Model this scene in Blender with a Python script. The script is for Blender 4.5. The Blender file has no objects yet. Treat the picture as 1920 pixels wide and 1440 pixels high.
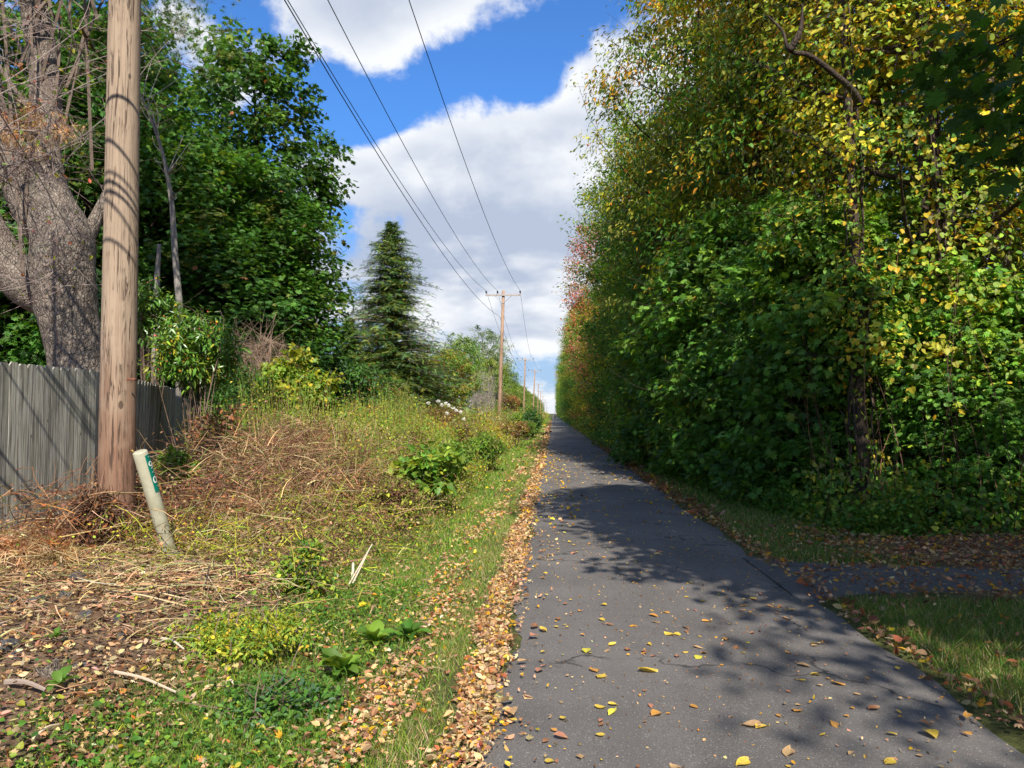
import bpy, math, random
import numpy as np
from mathutils import Vector

# ------------------------------------------------------------------ camera
SC = bpy.context.scene
COL = SC.collection
FPX, VPX, VPY, CAMZ = 1423.0, 1037.0, 775.0, 1.65
PHI = math.atan((VPY - 720) / FPX)
TH = math.atan((VPX - 960) / FPX * math.cos(PHI))
cam_d = bpy.data.cameras.new("camera")
cam = bpy.data.objects.new("camera", cam_d)
COL.objects.link(cam)
cam.location = (0, 0, CAMZ)
cam.rotation_euler = (math.pi / 2 + PHI, 0, TH)
cam_d.sensor_width = 36.0
cam_d.lens = FPX / 1920 * 36.0
cam_d.clip_start = 0.05
cam_d.clip_end = 9000
SC.camera = cam
_f = np.array([-math.sin(TH) * math.cos(PHI), math.cos(TH) * math.cos(PHI), math.sin(PHI)])
_r = np.array([math.cos(TH), math.sin(TH), 0.0])
_u = np.cross(_r, _f)


def ray(px, py):
    d = _f + _r * (px - 960) / FPX + _u * (720 - py) / FPX
    return d


def W(px, py, Y):
    """the point Y metres ahead that the photograph shows at px, py"""
    d = ray(px, py)
    return np.array([0, 0, CAMZ]) + d * (Y / d[1])


# ------------------------------------------------------------------ light
SUN_AZ, SUN_EL = math.radians(11.5), math.radians(42.0)   # behind the camera, a little to the right
to_sun = np.array([math.sin(SUN_AZ) * math.cos(SUN_EL), -math.cos(SUN_AZ) * math.cos(SUN_EL), math.sin(SUN_EL)])
sun_d = bpy.data.lights.new("sun", 'SUN')
sun_d.energy = 3.9
sun_d.angle = math.radians(0.53)
sun_d.color = (1.0, 0.94, 0.84)
sun = bpy.data.objects.new("sun", sun_d)
COL.objects.link(sun)
sun.rotation_euler = Vector(-to_sun).to_track_quat('-Z', 'Y').to_euler()

SC.view_settings.view_transform = 'Standard'
SC.view_settings.look = 'None'
SC.view_settings.gamma = 1
SC.view_settings.exposure = 1.05
SC.render.engine = 'CYCLES'
cy = SC.cycles
cy.use_denoising = True
try:
    cy.denoiser = 'OPENIMAGEDENOISE'
    cy.denoising_prefilter = 'ACCURATE'
except Exception:
    pass
cy.max_bounces = 6
cy.diffuse_bounces = 5
cy.glossy_bounces = 2
cy.transmission_bounces = 4
cy.transparent_max_bounces = 4
cy.caustics_reflective = False
cy.caustics_refractive = False
cy.use_adaptive_sampling = True
cy.adaptive_threshold = 0.02

world = bpy.data.worlds.new("World")
SC.world = world
world.use_nodes = True


class NT:
    """tiny node-tree helper"""

    def __init__(s, tree):
        s.t = tree
        s.n = tree.nodes
        s.l = tree.links

    def new(s, typ, **kw):
        nd = s.n.new(typ)
        for k, v in kw.items():
            setattr(nd, k, v)
        return nd

    def put(s, sock, v):
        if isinstance(v, bpy.types.NodeSocket):
            s.l.new(v, sock)
        elif v is not None:
            sock.default_value = v

    def math(s, op, a, b=None, c=None, clamp=False):
        nd = s.new('ShaderNodeMath', operation=op, use_clamp=clamp)
        s.put(nd.inputs[0], a)
        if b is not None:
            s.put(nd.inputs[1], b)
        if c is not None:
            s.put(nd.inputs[2], c)
        return nd.outputs[0]

    def vmath(s, op, a, b=None):
        nd = s.new('ShaderNodeVectorMath', operation=op)
        s.put(nd.inputs[0], a)
        if b is not None:
            s.put(nd.inputs[1], b)
        return nd.outputs['Value'] if op in ('DOT_PRODUCT', 'LENGTH') else nd.outputs[0]

    def mix(s, f, a, b, typ='MIX'):
        nd = s.new('ShaderNodeMixRGB', blend_type=typ)
        s.put(nd.inputs[0], f)
        s.put(nd.inputs[1], a if isinstance(a, bpy.types.NodeSocket) else (*a, 1)[:4])
        s.put(nd.inputs[2], b if isinstance(b, bpy.types.NodeSocket) else (*b, 1)[:4])
        return nd.outputs[0]

    def noise(s, vec, scale, detail=4, rough=0.55, dist=0.0):
        nd = s.new('ShaderNodeTexNoise')
        s.put(nd.inputs['Vector'], vec)
        nd.inputs['Scale'].default_value = scale
        nd.inputs['Detail'].default_value = detail
        nd.inputs['Roughness'].default_value = rough
        nd.inputs['Distortion'].default_value = dist
        return nd.outputs[0]

    def smooth(s, v, a, b, lo=0.0, hi=1.0):
        nd = s.new('ShaderNodeMapRange', interpolation_type='SMOOTHSTEP')
        s.put(nd.inputs[0], v)
        for i, x in enumerate((a, b, lo, hi)):
            nd.inputs[i + 1].default_value = x
        return nd.outputs[0]

    def scalev(s, vec, sc, loc=(0, 0, 0)):
        nd = s.new('ShaderNodeMapping')
        s.put(nd.inputs[0], vec)
        nd.inputs['Scale'].default_value = sc
        nd.inputs['Location'].default_value = loc
        return nd.outputs[0]


world.cycles.sampling_method = 'MANUAL'
world.cycles.sample_map_resolution = 512
w = NT(world.node_tree)
w.n.clear()
w_out = w.new('ShaderNodeOutputWorld')
w_bg = w.new('ShaderNodeBackground')
w_bg.inputs['Strength'].default_value = 0.12
sky = w.new('ShaderNodeTexSky', sky_type='NISHITA')
sky.sun_disc = False
sky.sun_elevation = SUN_EL
sky.sun_rotation = math.pi - SUN_AZ
sky.air_density = 1.0
sky.dust_density = 0.4
sky.ozone_density = 3.0
tc = w.new('ShaderNodeTexCoord')
D = tc.outputs['Generated']
# cumulus, laid out over the whole dome: fractal noise on a flat cloud deck plus the banks that stand ahead
sep = w.new('ShaderNodeSeparateXYZ')
w.put(sep.inputs[0], D)
zz = w.math('ADD', w.math('ABSOLUTE', sep.outputs[2]), 0.22)
comb = w.new('ShaderNodeCombineXYZ')
w.put(comb.inputs[0], w.math('DIVIDE', sep.outputs[0], zz))
w.put(comb.inputs[1], w.math('DIVIDE', sep.outputs[1], zz))
w.put(comb.inputs[2], w.math('MULTIPLY', sep.outputs[2], 2.2))
deck = comb.outputs[0]
n_big = w.noise(deck, 1.5, 6, 0.56, 0.15)
n_shift = w.noise(w.scalev(deck, (1, 1, 1), (0.03, 0.10, -0.13)), 1.5, 4, 0.56, 0.15)
n_fine = w.noise(D, 9.0, 7, 0.6, 0.2)
BANKS = [(520, 20, .055, .6), (620, 40, .05, .5), (730, 30, .06, .7), (860, 10, .055, .6), (970, 15, .04, .45), (700, 115, .03, .45),
         (660, 330, .06, .6), (770, 290, .055, .6), (880, 255, .06, .7), (990, 235, .055, .7), (1095, 190, .055, .8), (1120, 140, .03, .5),
         (880, 400, .09, .6), (1040, 380, .08, .5), (660, 520, .05, .5), (930, 580, .055, .5), (390, 90, .035, .6), (1260, 150, .10, .5),
         (610, 170, .05, -1.0), (740, 195, .038, -1.0), (830, 135, .048, -1.1), (930, 110, .050, -1.1), (1040, 90, .050, -1.25), (1010, 160, .022, -.8),
         (450, 30, .035, -1.0), (690, 225, .024, -.8), (640, 440, .035, -.5), (1020, 680, .04, -.5)]
tot = None
for (bx, by, sg, wt) in BANKS:
    dv = ray(bx, by)
    dv = dv / np.linalg.norm(dv)
    dt = w.vmath('DOT_PRODUCT', D, tuple(dv))
    e = w.math('EXPONENT', w.math('MULTIPLY', w.math('SUBTRACT', dt, 1.0), 1.0 / (sg * sg)))
    e = w.math('MULTIPLY', e, wt)
    tot = e if tot is None else w.math('ADD', tot, e)
low = w.smooth(sep.outputs[2], 0.04, 0.36, 1.0, 0.0)
dens = w.math('ADD', w.math('ADD', n_big, w.math('MULTIPLY', w.math('SUBTRACT', n_fine, 0.5), 1.0)), w.math('MULTIPLY', tot, 0.34))
dens = w.math('ADD', dens, w.math('ADD', 0.055, w.math('MULTIPLY', low, 0.18)))
mask = w.smooth(dens, 0.54, 0.75)
relief = w.math('MULTIPLY', w.math('SUBTRACT', n_big, n_shift), 3.2)
relief = w.math('ADD', relief, w.math('MULTIPLY', w.math('SUBTRACT', n_fine, 0.5), 2.1))
thick = w.smooth(dens, 0.66, 0.98)
base = w.math('ADD', sep.outputs[2], w.math('MULTIPLY', w.math('SUBTRACT', n_shift, 0.5), 0.30))
base = w.math('DIVIDE', w.math('SUBTRACT', base, 0.205), 0.060)
base = w.math('EXPONENT', w.math('MULTIPLY', w.math('MULTIPLY', base, base), -1.0))      # flat grey undersides of the deck
lit = w.math('SUBTRACT', w.math('ADD', 0.92, relief), w.math('MULTIPLY', thick, 0.36))
lit = w.math('SUBTRACT', lit, w.math('MULTIPLY', base, 0.70), clamp=True)
cloud = w.mix(lit, (2.0, 2.32, 2.95), (3.95, 4.05, 4.2))
haze_dim = w.smooth(sep.outputs[2], -0.02, 0.42, 0.50, 1.0)
skyc = w.mix(1.0, sky.outputs[0], (0.31, 0.56, 0.85), 'MULTIPLY')
skyc = w.mix(1.0, skyc, haze_dim, 'MULTIPLY')
skyc = w.mix(w.math('MULTIPLY', w.math('POWER', low, 2.0), 0.75), skyc, (1.9, 2.55, 3.6))
w.put(w_bg.inputs[0], w.mix(mask, skyc, cloud))
w.l.new(w_bg.outputs[0], w_out.inputs[0])


# ------------------------------------------------------------------ helpers
def nrm(a):
    return a / np.maximum(np.linalg.norm(a, axis=-1, keepdims=True), 1e-9)


def tag(o, label=None, cat=None, group=None, kind=None):
    if label:
        o["label"] = label
    if cat:
        o["category"] = cat
    if group:
        o["group"] = group
    if kind:
        o["kind"] = kind
    return o


def empty(name, loc=(0, 0, 0), rz=0.0):
    o = bpy.data.objects.new(name, None)
    COL.objects.link(o)
    o.location = tuple(float(c) for c in loc)
    o.rotation_euler = (0, 0, rz)
    o.empty_display_size = 0.2
    return o


def link(name, me, parent=None, loc=None, rot=None, scale=None):
    o = bpy.data.objects.new(name, me)
    COL.objects.link(o)
    o.parent = parent
    if loc is not None:
        o.location = tuple(float(c) for c in loc)
    if rot is not None:
        o.rotation_euler = rot
    if scale is not None:
        o.scale = scale if hasattr(scale, '__len__') else (scale,) * 3
    return o


def copy_tree(o, parent=None):
    c = o.copy()
    COL.objects.link(c)
    c.parent = parent
    for ch in list(o.children):
        copy_tree(ch, c)
    return c


class Geo:
    def __init__(s):
        s.V, s.F, s.C, s.n = [], [], [], 0

    def add(s, V, F, C=None):
        V = np.asarray(V, float).reshape(-1, 3)
        F = np.asarray(F, np.int64).reshape(-1, 3)
        if C is None:
            C = np.ones((len(V), 3)) * 0.5
        C = np.asarray(C, float)
        if C.ndim == 1:
            C = np.tile(C, (len(V), 1))
        s.V.append(V)
        s.F.append(F + s.n)
        s.C.append(C)
        s.n += len(V)
        return s

    def mesh(s, name, mat, smooth=False):
        V = np.concatenate(s.V).astype(np.float32)
        F = np.concatenate(s.F).astype(np.int32)
        C = np.concatenate(s.C)
        me = bpy.data.meshes.new(name)
        me.vertices.add(len(V))
        me.vertices.foreach_set('co', V.ravel())
        me.loops.add(F.size)
        me.loops.foreach_set('vertex_index', F.ravel())
        me.polygons.add(len(F))
        me.polygons.foreach_set('loop_start', np.arange(0, F.size, 3, dtype=np.int32))
        me.polygons.foreach_set('use_smooth', np.full(len(F), bool(smooth)))
        me.update(calc_edges=True)
        a = me.attributes.new('col', 'FLOAT_COLOR', 'POINT')
        rgba = np.ones((len(V), 4), np.float32)
        rgba[:, :3] = C
        a.data.foreach_set('color', rgba.ravel())
        me.materials.append(mat)
        return me

    def build(s, name, mat, parent=None, smooth=False, **kw):
        return link(name, s.mesh(name, mat, smooth), parent, **kw)


def tube(pts, rad, sides=8, cap=True, wob=0.0, rng=None):
    """tapered tube along a polyline"""
    P = np.asarray(pts, float)
    n = len(P)
    R = np.broadcast_to(np.asarray(rad, float), (n,))
    T = nrm(np.gradient(P, axis=0))
    ref = np.array([1.0, 0, 0]) if abs(T[0][0]) < 0.8 else np.array([0, 1.0, 0])
    A = np.zeros_like(P)
    a = nrm(np.cross(T[0], ref))
    for i in range(n):
        a = nrm(a - T[i] * np.dot(a, T[i]))
        A[i] = a
    B = np.cross(T, A)
    ang = np.linspace(0, 2 * np.pi, sides, endpoint=False)
    rr = R[:, None] * np.ones(sides)[None]
    if wob and rng is not None:
        ph = rng.uniform(0, 6.28, 6)
        zz_ = np.arange(n)[:, None]
        rr = rr * (1 + wob * (np.sin(ang[None] * 3 + ph[0] + zz_ * .35) * .5 + np.sin(ang[None] * 5 + ph[1] - zz_ * .5) * .35
                              + np.sin(ang[None] * 2 + ph[2] + zz_ * .9) * .4 + rng.normal(0, .35, rr.shape)))
    V = P[:, None] + rr[..., None] * (np.cos(ang)[None, :, None] * A[:, None] + np.sin(ang)[None, :, None] * B[:, None])
    V = V.reshape(-1, 3)
    i = np.arange(n - 1)[:, None] * sides
    j = np.arange(sides)[None]
    k = (j + 1) % sides
    a0, b0, c0, d0 = i + j, i + k, i + sides + k, i + sides + j
    F = np.concatenate([np.stack([a0, b0, c0], -1).reshape(-1, 3), np.stack([a0, c0, d0], -1).reshape(-1, 3)])
    if cap:
        V = np.vstack([V, P[0], P[-1]])
        c1, c2 = len(V) - 2, len(V) - 1
        jj = np.arange(sides)
        kk = (jj + 1) % sides
        F = np.vstack([F, np.stack([kk, jj, np.full(sides, c1)], -1),
                       np.stack([(n - 1) * sides + jj, (n - 1) * sides + kk, np.full(sides, c2)], -1)])
    return V, F


def spline(pts, n):
    """Catmull-Rom through points (rows may carry a radius as 4th column)"""
    P = np.asarray(pts, float)
    P = np.vstack([2 * P[0] - P[1], P, 2 * P[-1] - P[-2]])
    m = len(P) - 3
    t = np.linspace(0, m - 1e-6, n)
    i = t.astype(int)
    f = (t - i)[:, None]
    p0, p1, p2, p3 = P[i], P[i + 1], P[i + 2], P[i + 3]
    return 0.5 * ((2 * p1) + (-p0 + p2) * f + (2 * p0 - 5 * p1 + 4 * p2 - p3) * f ** 2 + (-p0 + 3 * p1 - 3 * p2 + p3) * f ** 3)


def stems(P0, P1, P2, r0, r1, seg=3, C=None, sides=3):
    """many thin bent stems at once (quadratic curves)"""
    n = len(P0)
    t = np.linspace(0, 1, seg + 1)[None, :, None]
    P = (1 - t) ** 2 * P0[:, None] + 2 * t * (1 - t) * P1[:, None] + t ** 2 * P2[:, None]
    d = nrm(P2 - P0)
    ref = np.where(np.abs(d[:, 2:3]) < .8, np.array([[0, 0, 1.0]]), np.array([[1.0, 0, 0]]))
    A = nrm(np.cross(d, ref))
    B = np.cross(d, A)
    r0 = np.broadcast_to(np.asarray(r0, float), (n,))
    r1 = np.broadcast_to(np.asarray(r1, float), (n,))
    R = r0[:, None] + (r1 - r0)[:, None] * t[..., 0]
    ang = np.linspace(0, 2 * np.pi, sides, endpoint=False)
    V = P[:, :, None] + R[:, :, None, None] * (np.cos(ang)[None, None, :, None] * A[:, None, None] + np.sin(ang)[None, None, :, None] * B[:, None, None])
    per = (seg + 1) * sides
    i = np.arange(seg)[:, None] * sides
    j = np.arange(sides)[None]
    k = (j + 1) % sides
    f = np.concatenate([np.stack([i + j, i + k, i + sides + k], -1).reshape(-1, 3), np.stack([i + j, i + sides + k, i + sides + j], -1).reshape(-1, 3)])
    F = (np.arange(n)[:, None, None] * per + f[None]).reshape(-1, 3)
    CC = None if C is None else np.repeat(np.broadcast_to(np.asarray(C, float), (n, 3)), per, axis=0)
    return V.reshape(-1, 3), F, CC


def fan(outline, centre):
    V = np.vstack([centre, outline])
    n = len(outline)
    return V, np.array([[0, 1 + i, 1 + (i + 1) % n] for i in range(n)])


TPL = {}
TPL['simple'] = (np.array([[0, 0, 0], [.30, .45, .07], [0, 1, -.04], [-.30, .45, .07]]), np.array([[0, 1, 2], [0, 2, 3]]))
TPL['oval'] = (np.array([[0, 0, 0], [.27, .28, .06], [.25, .62, .05], [0, 1, -.08], [-.25, .62, .05], [-.27, .28, .06]]),
               np.array([[0, 1, 2], [0, 2, 3], [0, 3, 4], [0, 4, 5]]))
TPL['lance'] = (np.array([[0, 0, 0], [.14, .3, .04], [.13, .6, .03], [0, 1, -.1], [-.13, .6, .03], [-.14, .3, .04]]),
                np.array([[0, 1, 2], [0, 2, 3], [0, 3, 4], [0, 4, 5]]))
TPL['heart'] = fan(np.array([[0, .06, 0], [.27, -.06, .05], [.46, .22, .08], [.32, .62, .03], [0, 1, -.1], [-.32, .62, .03], [-.46, .22, .08], [-.27, -.06, .05]]), np.array([[0, .3, -.02]]))
TPL['round'] = fan(np.array([[0, 0, 0], [.34, .1, .05], [.48, .45, .07], [.3, .85, .04], [-.3, .85, .04], [-.48, .45, .07], [-.34, .1, .05]]), np.array([[0, .42, -.02]]))
TPL['maple'] = fan(np.array([[0, 0, 0], [.30, -.02, .0], [.27, .14, .03], [.62, .30, -.04], [.36, .42, .03], [.44, .74, -.05], [.17, .62, .03], [0, 1.05, -.10],
                             [-.17, .62, .03], [-.44, .74, -.05], [-.36, .42, .03], [-.62, .30, -.04], [-.27, .14, .03], [-.30, -.02, .0]]), np.array([[0, .32, .0]]))
# fallen, curled leaf: 3 x 5 grid
_g, _gf = [], []
for _i, _y in enumerate((0, .22, .5, .78, 1.0)):
    _wd = (.05, .30, .36, .22, .02)[_i]
    for _x in (-1, 0, 1):
        _g.append([_x * _wd, _y, .16 * abs(_x) * _wd / .3 + .10 * (_y - .5) ** 2 * 4 * (1 if _y > .5 else .3)])
for _i in range(4):
    for _j in range(2):
        _a = _i * 3 + _j
        _gf += [[_a, _a + 1, _a + 4], [_a, _a + 4, _a + 3]]
TPL['curl'] = (np.array(_g), np.array(_gf))
TPL['roll'] = (TPL['curl'][0] * [.62, 1, 2.3], TPL['curl'][1])
_o = np.array([[0, 0, 0], [.22, .04, .10], [.20, .16, .0], [.52, .28, .20], [.28, .42, .02], [.36, .72, .16], [.13, .62, .0], [.03, 1.0, .14], [-.15, .6, .03], [-.34, .70, .22], [-.26, .4, .0], [-.46, .34, .14], [-.2, .14, .03], [-.2, .0, .12]])
TPL['crumple'] = fan(_o, np.array([[0, .34, .0]]))
# conifer frond: axis with needle combs
_v, _fc = [], []
for _i in range(7):
    _y = .08 + _i * .13
    _l = .34 * (1 - .75 * _y)
    for _s in (-1, 1):
        _b = len(_v)
        _v += [[0, _y, 0], [0, _y + .085, 0], [_s * _l, _y + .16, -.05]]
        _fc.append([_b, _b + 1, _b + 2])
_b = len(_v)
_v += [[.012, 0, 0], [-.012, 0, 0], [0, 1.05, -.02]]
_fc.append([_b, _b + 1, _b + 2])
TPL['frond'] = (np.array(_v, float), np.array(_fc))
_v, _fc = [], []
for _i in range(12):
    _a = _i * 2.4
    _e = .25 + .6 * ((_i * 7) % 12) / 12
    _tip = np.array([math.cos(_a) * _e, 1 - .45 * _e, math.sin(_a) * _e])
    _sd = np.array([-math.sin(_a), 0, math.cos(_a)]) * .022
    _b = len(_v)
    _v += [list(_sd), list(-_sd), list(_tip)]
    _fc.append([_b, _b + 1, _b + 2])
TPL['needles'] = (np.array(_v, float), np.array(_fc))
TPL['blade'] = (np.array([[-.5, 0, 0], [.5, 0, 0], [-.35, .5, .06], [.35, .5, .06], [0, 1, .28]]), np.array([[0, 1, 3], [0, 3, 2], [2, 3, 4]]))


def place(tpl, P, N, T, S, C, wid=None):
    """leaf template at each P: normal N, pointing along T, length S, colour C"""
    tv, tf = TPL[tpl]
    Y = nrm(T)
    Z = nrm(N - Y * np.sum(N * Y, -1, keepdims=True))
    X = np.cross(Y, Z)
    S = np.broadcast_to(np.asarray(S, float), (len(P),))
    wd = S if wid is None else np.broadcast_to(np.asarray(wid, float), (len(P),))
    V = P[:, None] + (wd[:, None, None] * tv[None, :, 0:1]) * X[:, None] + S[:, None, None] * (tv[None, :, 1:2] * Y[:, None] + tv[None, :, 2:3] * Z[:, None])
    F = (np.arange(len(P))[:, None, None] * len(tv) + tf[None]).reshape(-1, 3)
    CC = np.repeat(np.asarray(C), len(tv), axis=0)
    return V.reshape(-1, 3), F, CC


PAL = dict(
    dg=(.038, .100, .026), g=(.080, .190, .026), g2=(.120, .250, .034), lime=(.23, .35, .040), yg=(.40, .40, .040), y=(.70, .50, .040),
    gold=(.64, .35, .030), o=(.55, .21, .045), r=(.56, .11, .08), pk=(.62, .24, .19), b=(.19, .10, .055), tan=(.42, .27, .14),
    olive=(.20, .215, .042), drk=(.08, .042, .027), straw=(.52, .40, .21), peach=(.62, .39, .19), pale=(.25, .33, .12), bluegr=(.085, .17, .075),
    rust=(.36, .135, .05), cream=(.58, .44, .25), white=(.75, .75, .70), gd=(.055, .140, .025), brn2=(.26, .14, .075))


def pal_pick(names, weights, n, rng, jit=.18):
    A = np.array([PAL[k] for k in names])
    wts = np.asarray(weights, float)
    i = rng.choice(len(names), n, p=wts / wts.sum())
    c = A[i] * np.exp(rng.normal(0, jit, (n, 1))) * np.exp(rng.normal(0, jit * .4, (n, 3)))
    return np.clip(c, .004, .9)


def lowfreq(x, y, s=1.0, seed=0):
    r = np.random.default_rng(seed)
    v = 0
    for k in range(5):
        a = r.uniform(0, 6.28)
        f = s * (1.0 + .7 * k)
        v = v + np.sin((x * math.cos(a) + y * math.sin(a)) * f + r.uniform(0, 6.28)) / (1 + .5 * k)
    return v / 3.0


# ------------------------------------------------------------------ materials
def mat(name):
    m = bpy.data.materials.new(name)
    m.use_nodes = True
    t = NT(m.node_tree)
    bs = t.n['Principled BSDF']
    return m, t, bs


def foliage_mat(name, transl=0.45, rough=0.5, spec=0.35, warm=(1.25, 1.15, .55)):
    m, t, bs = mat(name)
    at = t.new('ShaderNodeAttribute', attribute_name='col')
    oi = t.new('ShaderNodeObjectInfo')
    c = t.mix(1.0, at.outputs['Color'], oi.outputs['Color'], 'MULTIPLY')
    t.put(bs.inputs['Base Color'], c)
    bs.inputs['Roughness'].default_value = rough
    bs.inputs['Specular IOR Level'].default_value = spec
    tr = t.new('ShaderNodeBsdfTranslucent')
    t.put(tr.inputs[0], t.mix(1.0, c, warm, 'MULTIPLY'))
    mx = t.new('ShaderNodeMixShader')
    mx.inputs[0].default_value = transl
    t.l.new(bs.outputs[0], mx.inputs[1])
    t.l.new(tr.outputs[0], mx.inputs[2])
    t.l.new(mx.outputs[0], t.n['Material Output'].inputs[0])
    return m


M_LEAF = foliage_mat("leaf_living")
M_GLOSS = foliage_mat("leaf_glossy", .30, .34, .5)
M_DRY = foliage_mat("leaf_dry", .22, .7, .15, (1.1, 1.0, .8))
M_NEEDLE = foliage_mat("conifer_needles", .2, .6, .2)
M_GRASS = foliage_mat("grass_blades", .35, .55, .25)


def bark_mat(name, c1, c2, sc=6, bump=.6, zs=.25):
    m, t, bs = mat(name)
    tcd = t.new('ShaderNodeTexCoord').outputs['Object']
    v = t.scalev(tcd, (1, 1, zs))
    n1 = t.noise(v, sc * 2.2, 8, .65, .3)
    n2 = t.noise(tcd, 1.3, 3)
    vo = t.new('ShaderNodeTexVoronoi', feature='DISTANCE_TO_EDGE')
    t.put(vo.inputs['Vector'], t.scalev(t.vmath('ADD', v, t.vmath('MULTIPLY', t.noise_c(v, sc) if hasattr(t, 'noise_c') else v, (0, 0, 0))), (1, 1, 1)))
    vo.inputs['Scale'].default_value = sc * 3
    cr = t.smooth(vo.outputs[0], 0.0, .22)
    f = t.math('MULTIPLY', t.smooth(n1, .3, .72), t.math('ADD', .45, t.math('MULTIPLY', cr, .55)))
    c = t.mix(f, c1, c2)
    c = t.mix(t.smooth(n2, .55, .8, 0, .35), c, (.16, .18, .12))
    at = t.new('ShaderNodeObjectInfo')
    c = t.mix(1.0, c, at.outputs['Color'], 'MULTIPLY')
    t.put(bs.inputs['Base Color'], c)
    bs.inputs['Roughness'].default_value = .9
    bs.inputs['Specular IOR Level'].default_value = .15
    b = t.new('ShaderNodeBump')
    b.inputs['Strength'].default_value = bump
    b.inputs['Distance'].default_value = .03
    t.put(b.inputs['Height'], t.math('ADD', t.math('MULTIPLY', cr, .6), n1))
    t.put(bs.inputs['Normal'], b.outputs[0])
    return m


M_BARK = bark_mat("bark_grey_brown", (.11, .085, .067), (.31, .262, .215), 9, .8, .5)
M_BARKD = bark_mat("bark_dark", (.03, .022, .018), (.11, .08, .06), 8)
M_BARKL = bark_mat("bark_pale", (.16, .14, .12), (.36, .33, .29), 10, .3)
M_TWIG, _t, _b_ = mat("twig")
_a_ = _t.new('ShaderNodeAttribute', attribute_name='col')
_t.put(_b_.inputs['Base Color'], _a_.outputs['Color'])
_b_.inputs['Roughness'].default_value = .8
_b_.inputs['Specular IOR Level'].default_value = .2


def pole_mat(name, low, high, z0, z1):
    """weathered pole: creosote-brown foot, bleached tan above, long drying checks"""
    m, t, bs = mat(name)
    ob = t.new('ShaderNodeTexCoord').outputs['Object']
    s = t.new('ShaderNodeSeparateXYZ')
    t.put(s.inputs[0], ob)
    long_ = t.scalev(ob, (1, 1, .035))
    grain = t.noise(long_, 55, 6, .6, .1)
    streak = t.noise(t.scalev(ob, (1, 1, .09)), 16, 5, .6, .2)
    crack = t.smooth(t.noise(t.scalev(ob, (1, 1, .06)), 34, 3, .5, .25), .60, .66)
    fine = t.noise(t.scalev(ob, (1, 1, .045)), 22, 4, .55, .35)
    fine = t.smooth(t.math('ABSOLUTE', t.math('SUBTRACT', fine, .5)), .006, .022, 1, 0)
    crack = t.math('MAXIMUM', crack, t.math('MULTIPLY', fine, t.smooth(t.noise(ob, 3.5, 3), .42, .6)))
    kv = t.new('ShaderNodeTexVoronoi')
    t.put(kv.inputs['Vector'], t.scalev(ob, (1, 1, .55)))
    kv.inputs['Scale'].default_value = 3.2
    crack = t.math('MAXIMUM', crack, t.smooth(kv.outputs[0], .05, .09, 1, 0))
    blot = t.noise(ob, 2.6, 4, .6)
    h = t.smooth(t.math('ADD', s.outputs[2], t.math('MULTIPLY', t.math('SUBTRACT', streak, .5), 2.2)), z0, z1)
    c = t.mix(h, low, high)
    c = t.mix(t.smooth(grain, .42, .66, 0, .75), c, t.mix(h, tuple(x * .5 for x in low), tuple(x * .6 for x in high)))
    c = t.mix(t.smooth(blot, .5, .72, 0, .4), c, tuple(x * 1.15 for x in high))
    c = t.mix(t.math('MULTIPLY', crack, .8), c, (.045, .028, .02))
    t.put(bs.inputs['Base Color'], c)
    bs.inputs['Roughness'].default_value = .82
    bs.inputs['Specular IOR Level'].default_value = .2
    b = t.new('ShaderNodeBump')
    b.inputs['Strength'].default_value = .55
    b.inputs['Distance'].default_value = .012
    t.put(b.inputs['Height'], t.math('SUBTRACT', t.math('MULTIPLY', grain, .5), crack))
    t.put(bs.inputs['Normal'], b.outputs[0])
    return m


M_POLE = pole_mat("pole_wood", (.215, .118, .075), (.33, .245, .172), .5, 2.4)
M_POLE2 = pole_mat("pole_wood_far", (.33, .205, .13), (.36, .235, .155), 1.0, 7.0)


def flat_mat(name, c, rough=.6, spec=.3, metal=0.0, nz=0.15, nsc=8):
    m, t, bs = mat(name)
    ob = t.new('ShaderNodeTexCoord').outputs['Object']
    n = t.noise(ob, nsc, 5, .6)
    t.put(bs.inputs['Base Color'], t.mix(t.smooth(n, .3, .7), tuple(x * (1 - nz) for x in c), tuple(min(1, x * (1 + nz)) for x in c)))
    bs.inputs['Roughness'].default_value = rough
    bs.inputs['Specular IOR Level'].default_value = spec
    bs.inputs['Metallic'].default_value = metal
    return m


M_CERAM = flat_mat("insulator_glaze", (.035, .04, .05), .25, .5)
M_STEEL = flat_mat("galvanised_steel", (.30, .30, .30), .5, .5, .6)
M_WIRE = flat_mat("wire_black", (.03, .03, .035), .6)
M_GREYWOOD = flat_mat("crossarm_wood", (.34, .30, .27), .85)
M_WHITE = flat_mat("white_paint", (.78, .78, .76), .6, .3, 0, .06)

# fence boards, silvered pine
M_BOARD, t, bs = mat("silvered_board")
ob = t.new('ShaderNodeTexCoord').outputs['Object']
oi = t.new('ShaderNodeObjectInfo')
rv = t.new('ShaderNodeCombineXYZ')
t.put(rv.inputs[0], t.math('MULTIPLY', oi.outputs['Random'], 37.0))
t.put(rv.inputs[2], t.math('MULTIPLY', oi.outputs['Random'], 11.0))
v = t.vmath('ADD', ob, rv.outputs[0])
g1 = t.noise(t.scalev(v, (1, 1, .03)), 70, 6, .62, .15)
g2 = t.noise(t.scalev(v, (1, 1, .12)), 9, 4, .6, .5)
kn = t.new('ShaderNodeTexVoronoi')
t.put(kn.inputs['Vector'], t.scalev(v, (1, .2, .45)))
kn.inputs['Scale'].default_value = 9
knot = t.smooth(kn.outputs[0], .06, .10, 1, 0)
c = t.mix(t.smooth(g1, .36, .64), (.09, .085, .075), (.31, .305, .275))
c = t.mix(t.smooth(g2, .45, .75, 0, .55), c, (.20, .205, .15))
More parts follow.
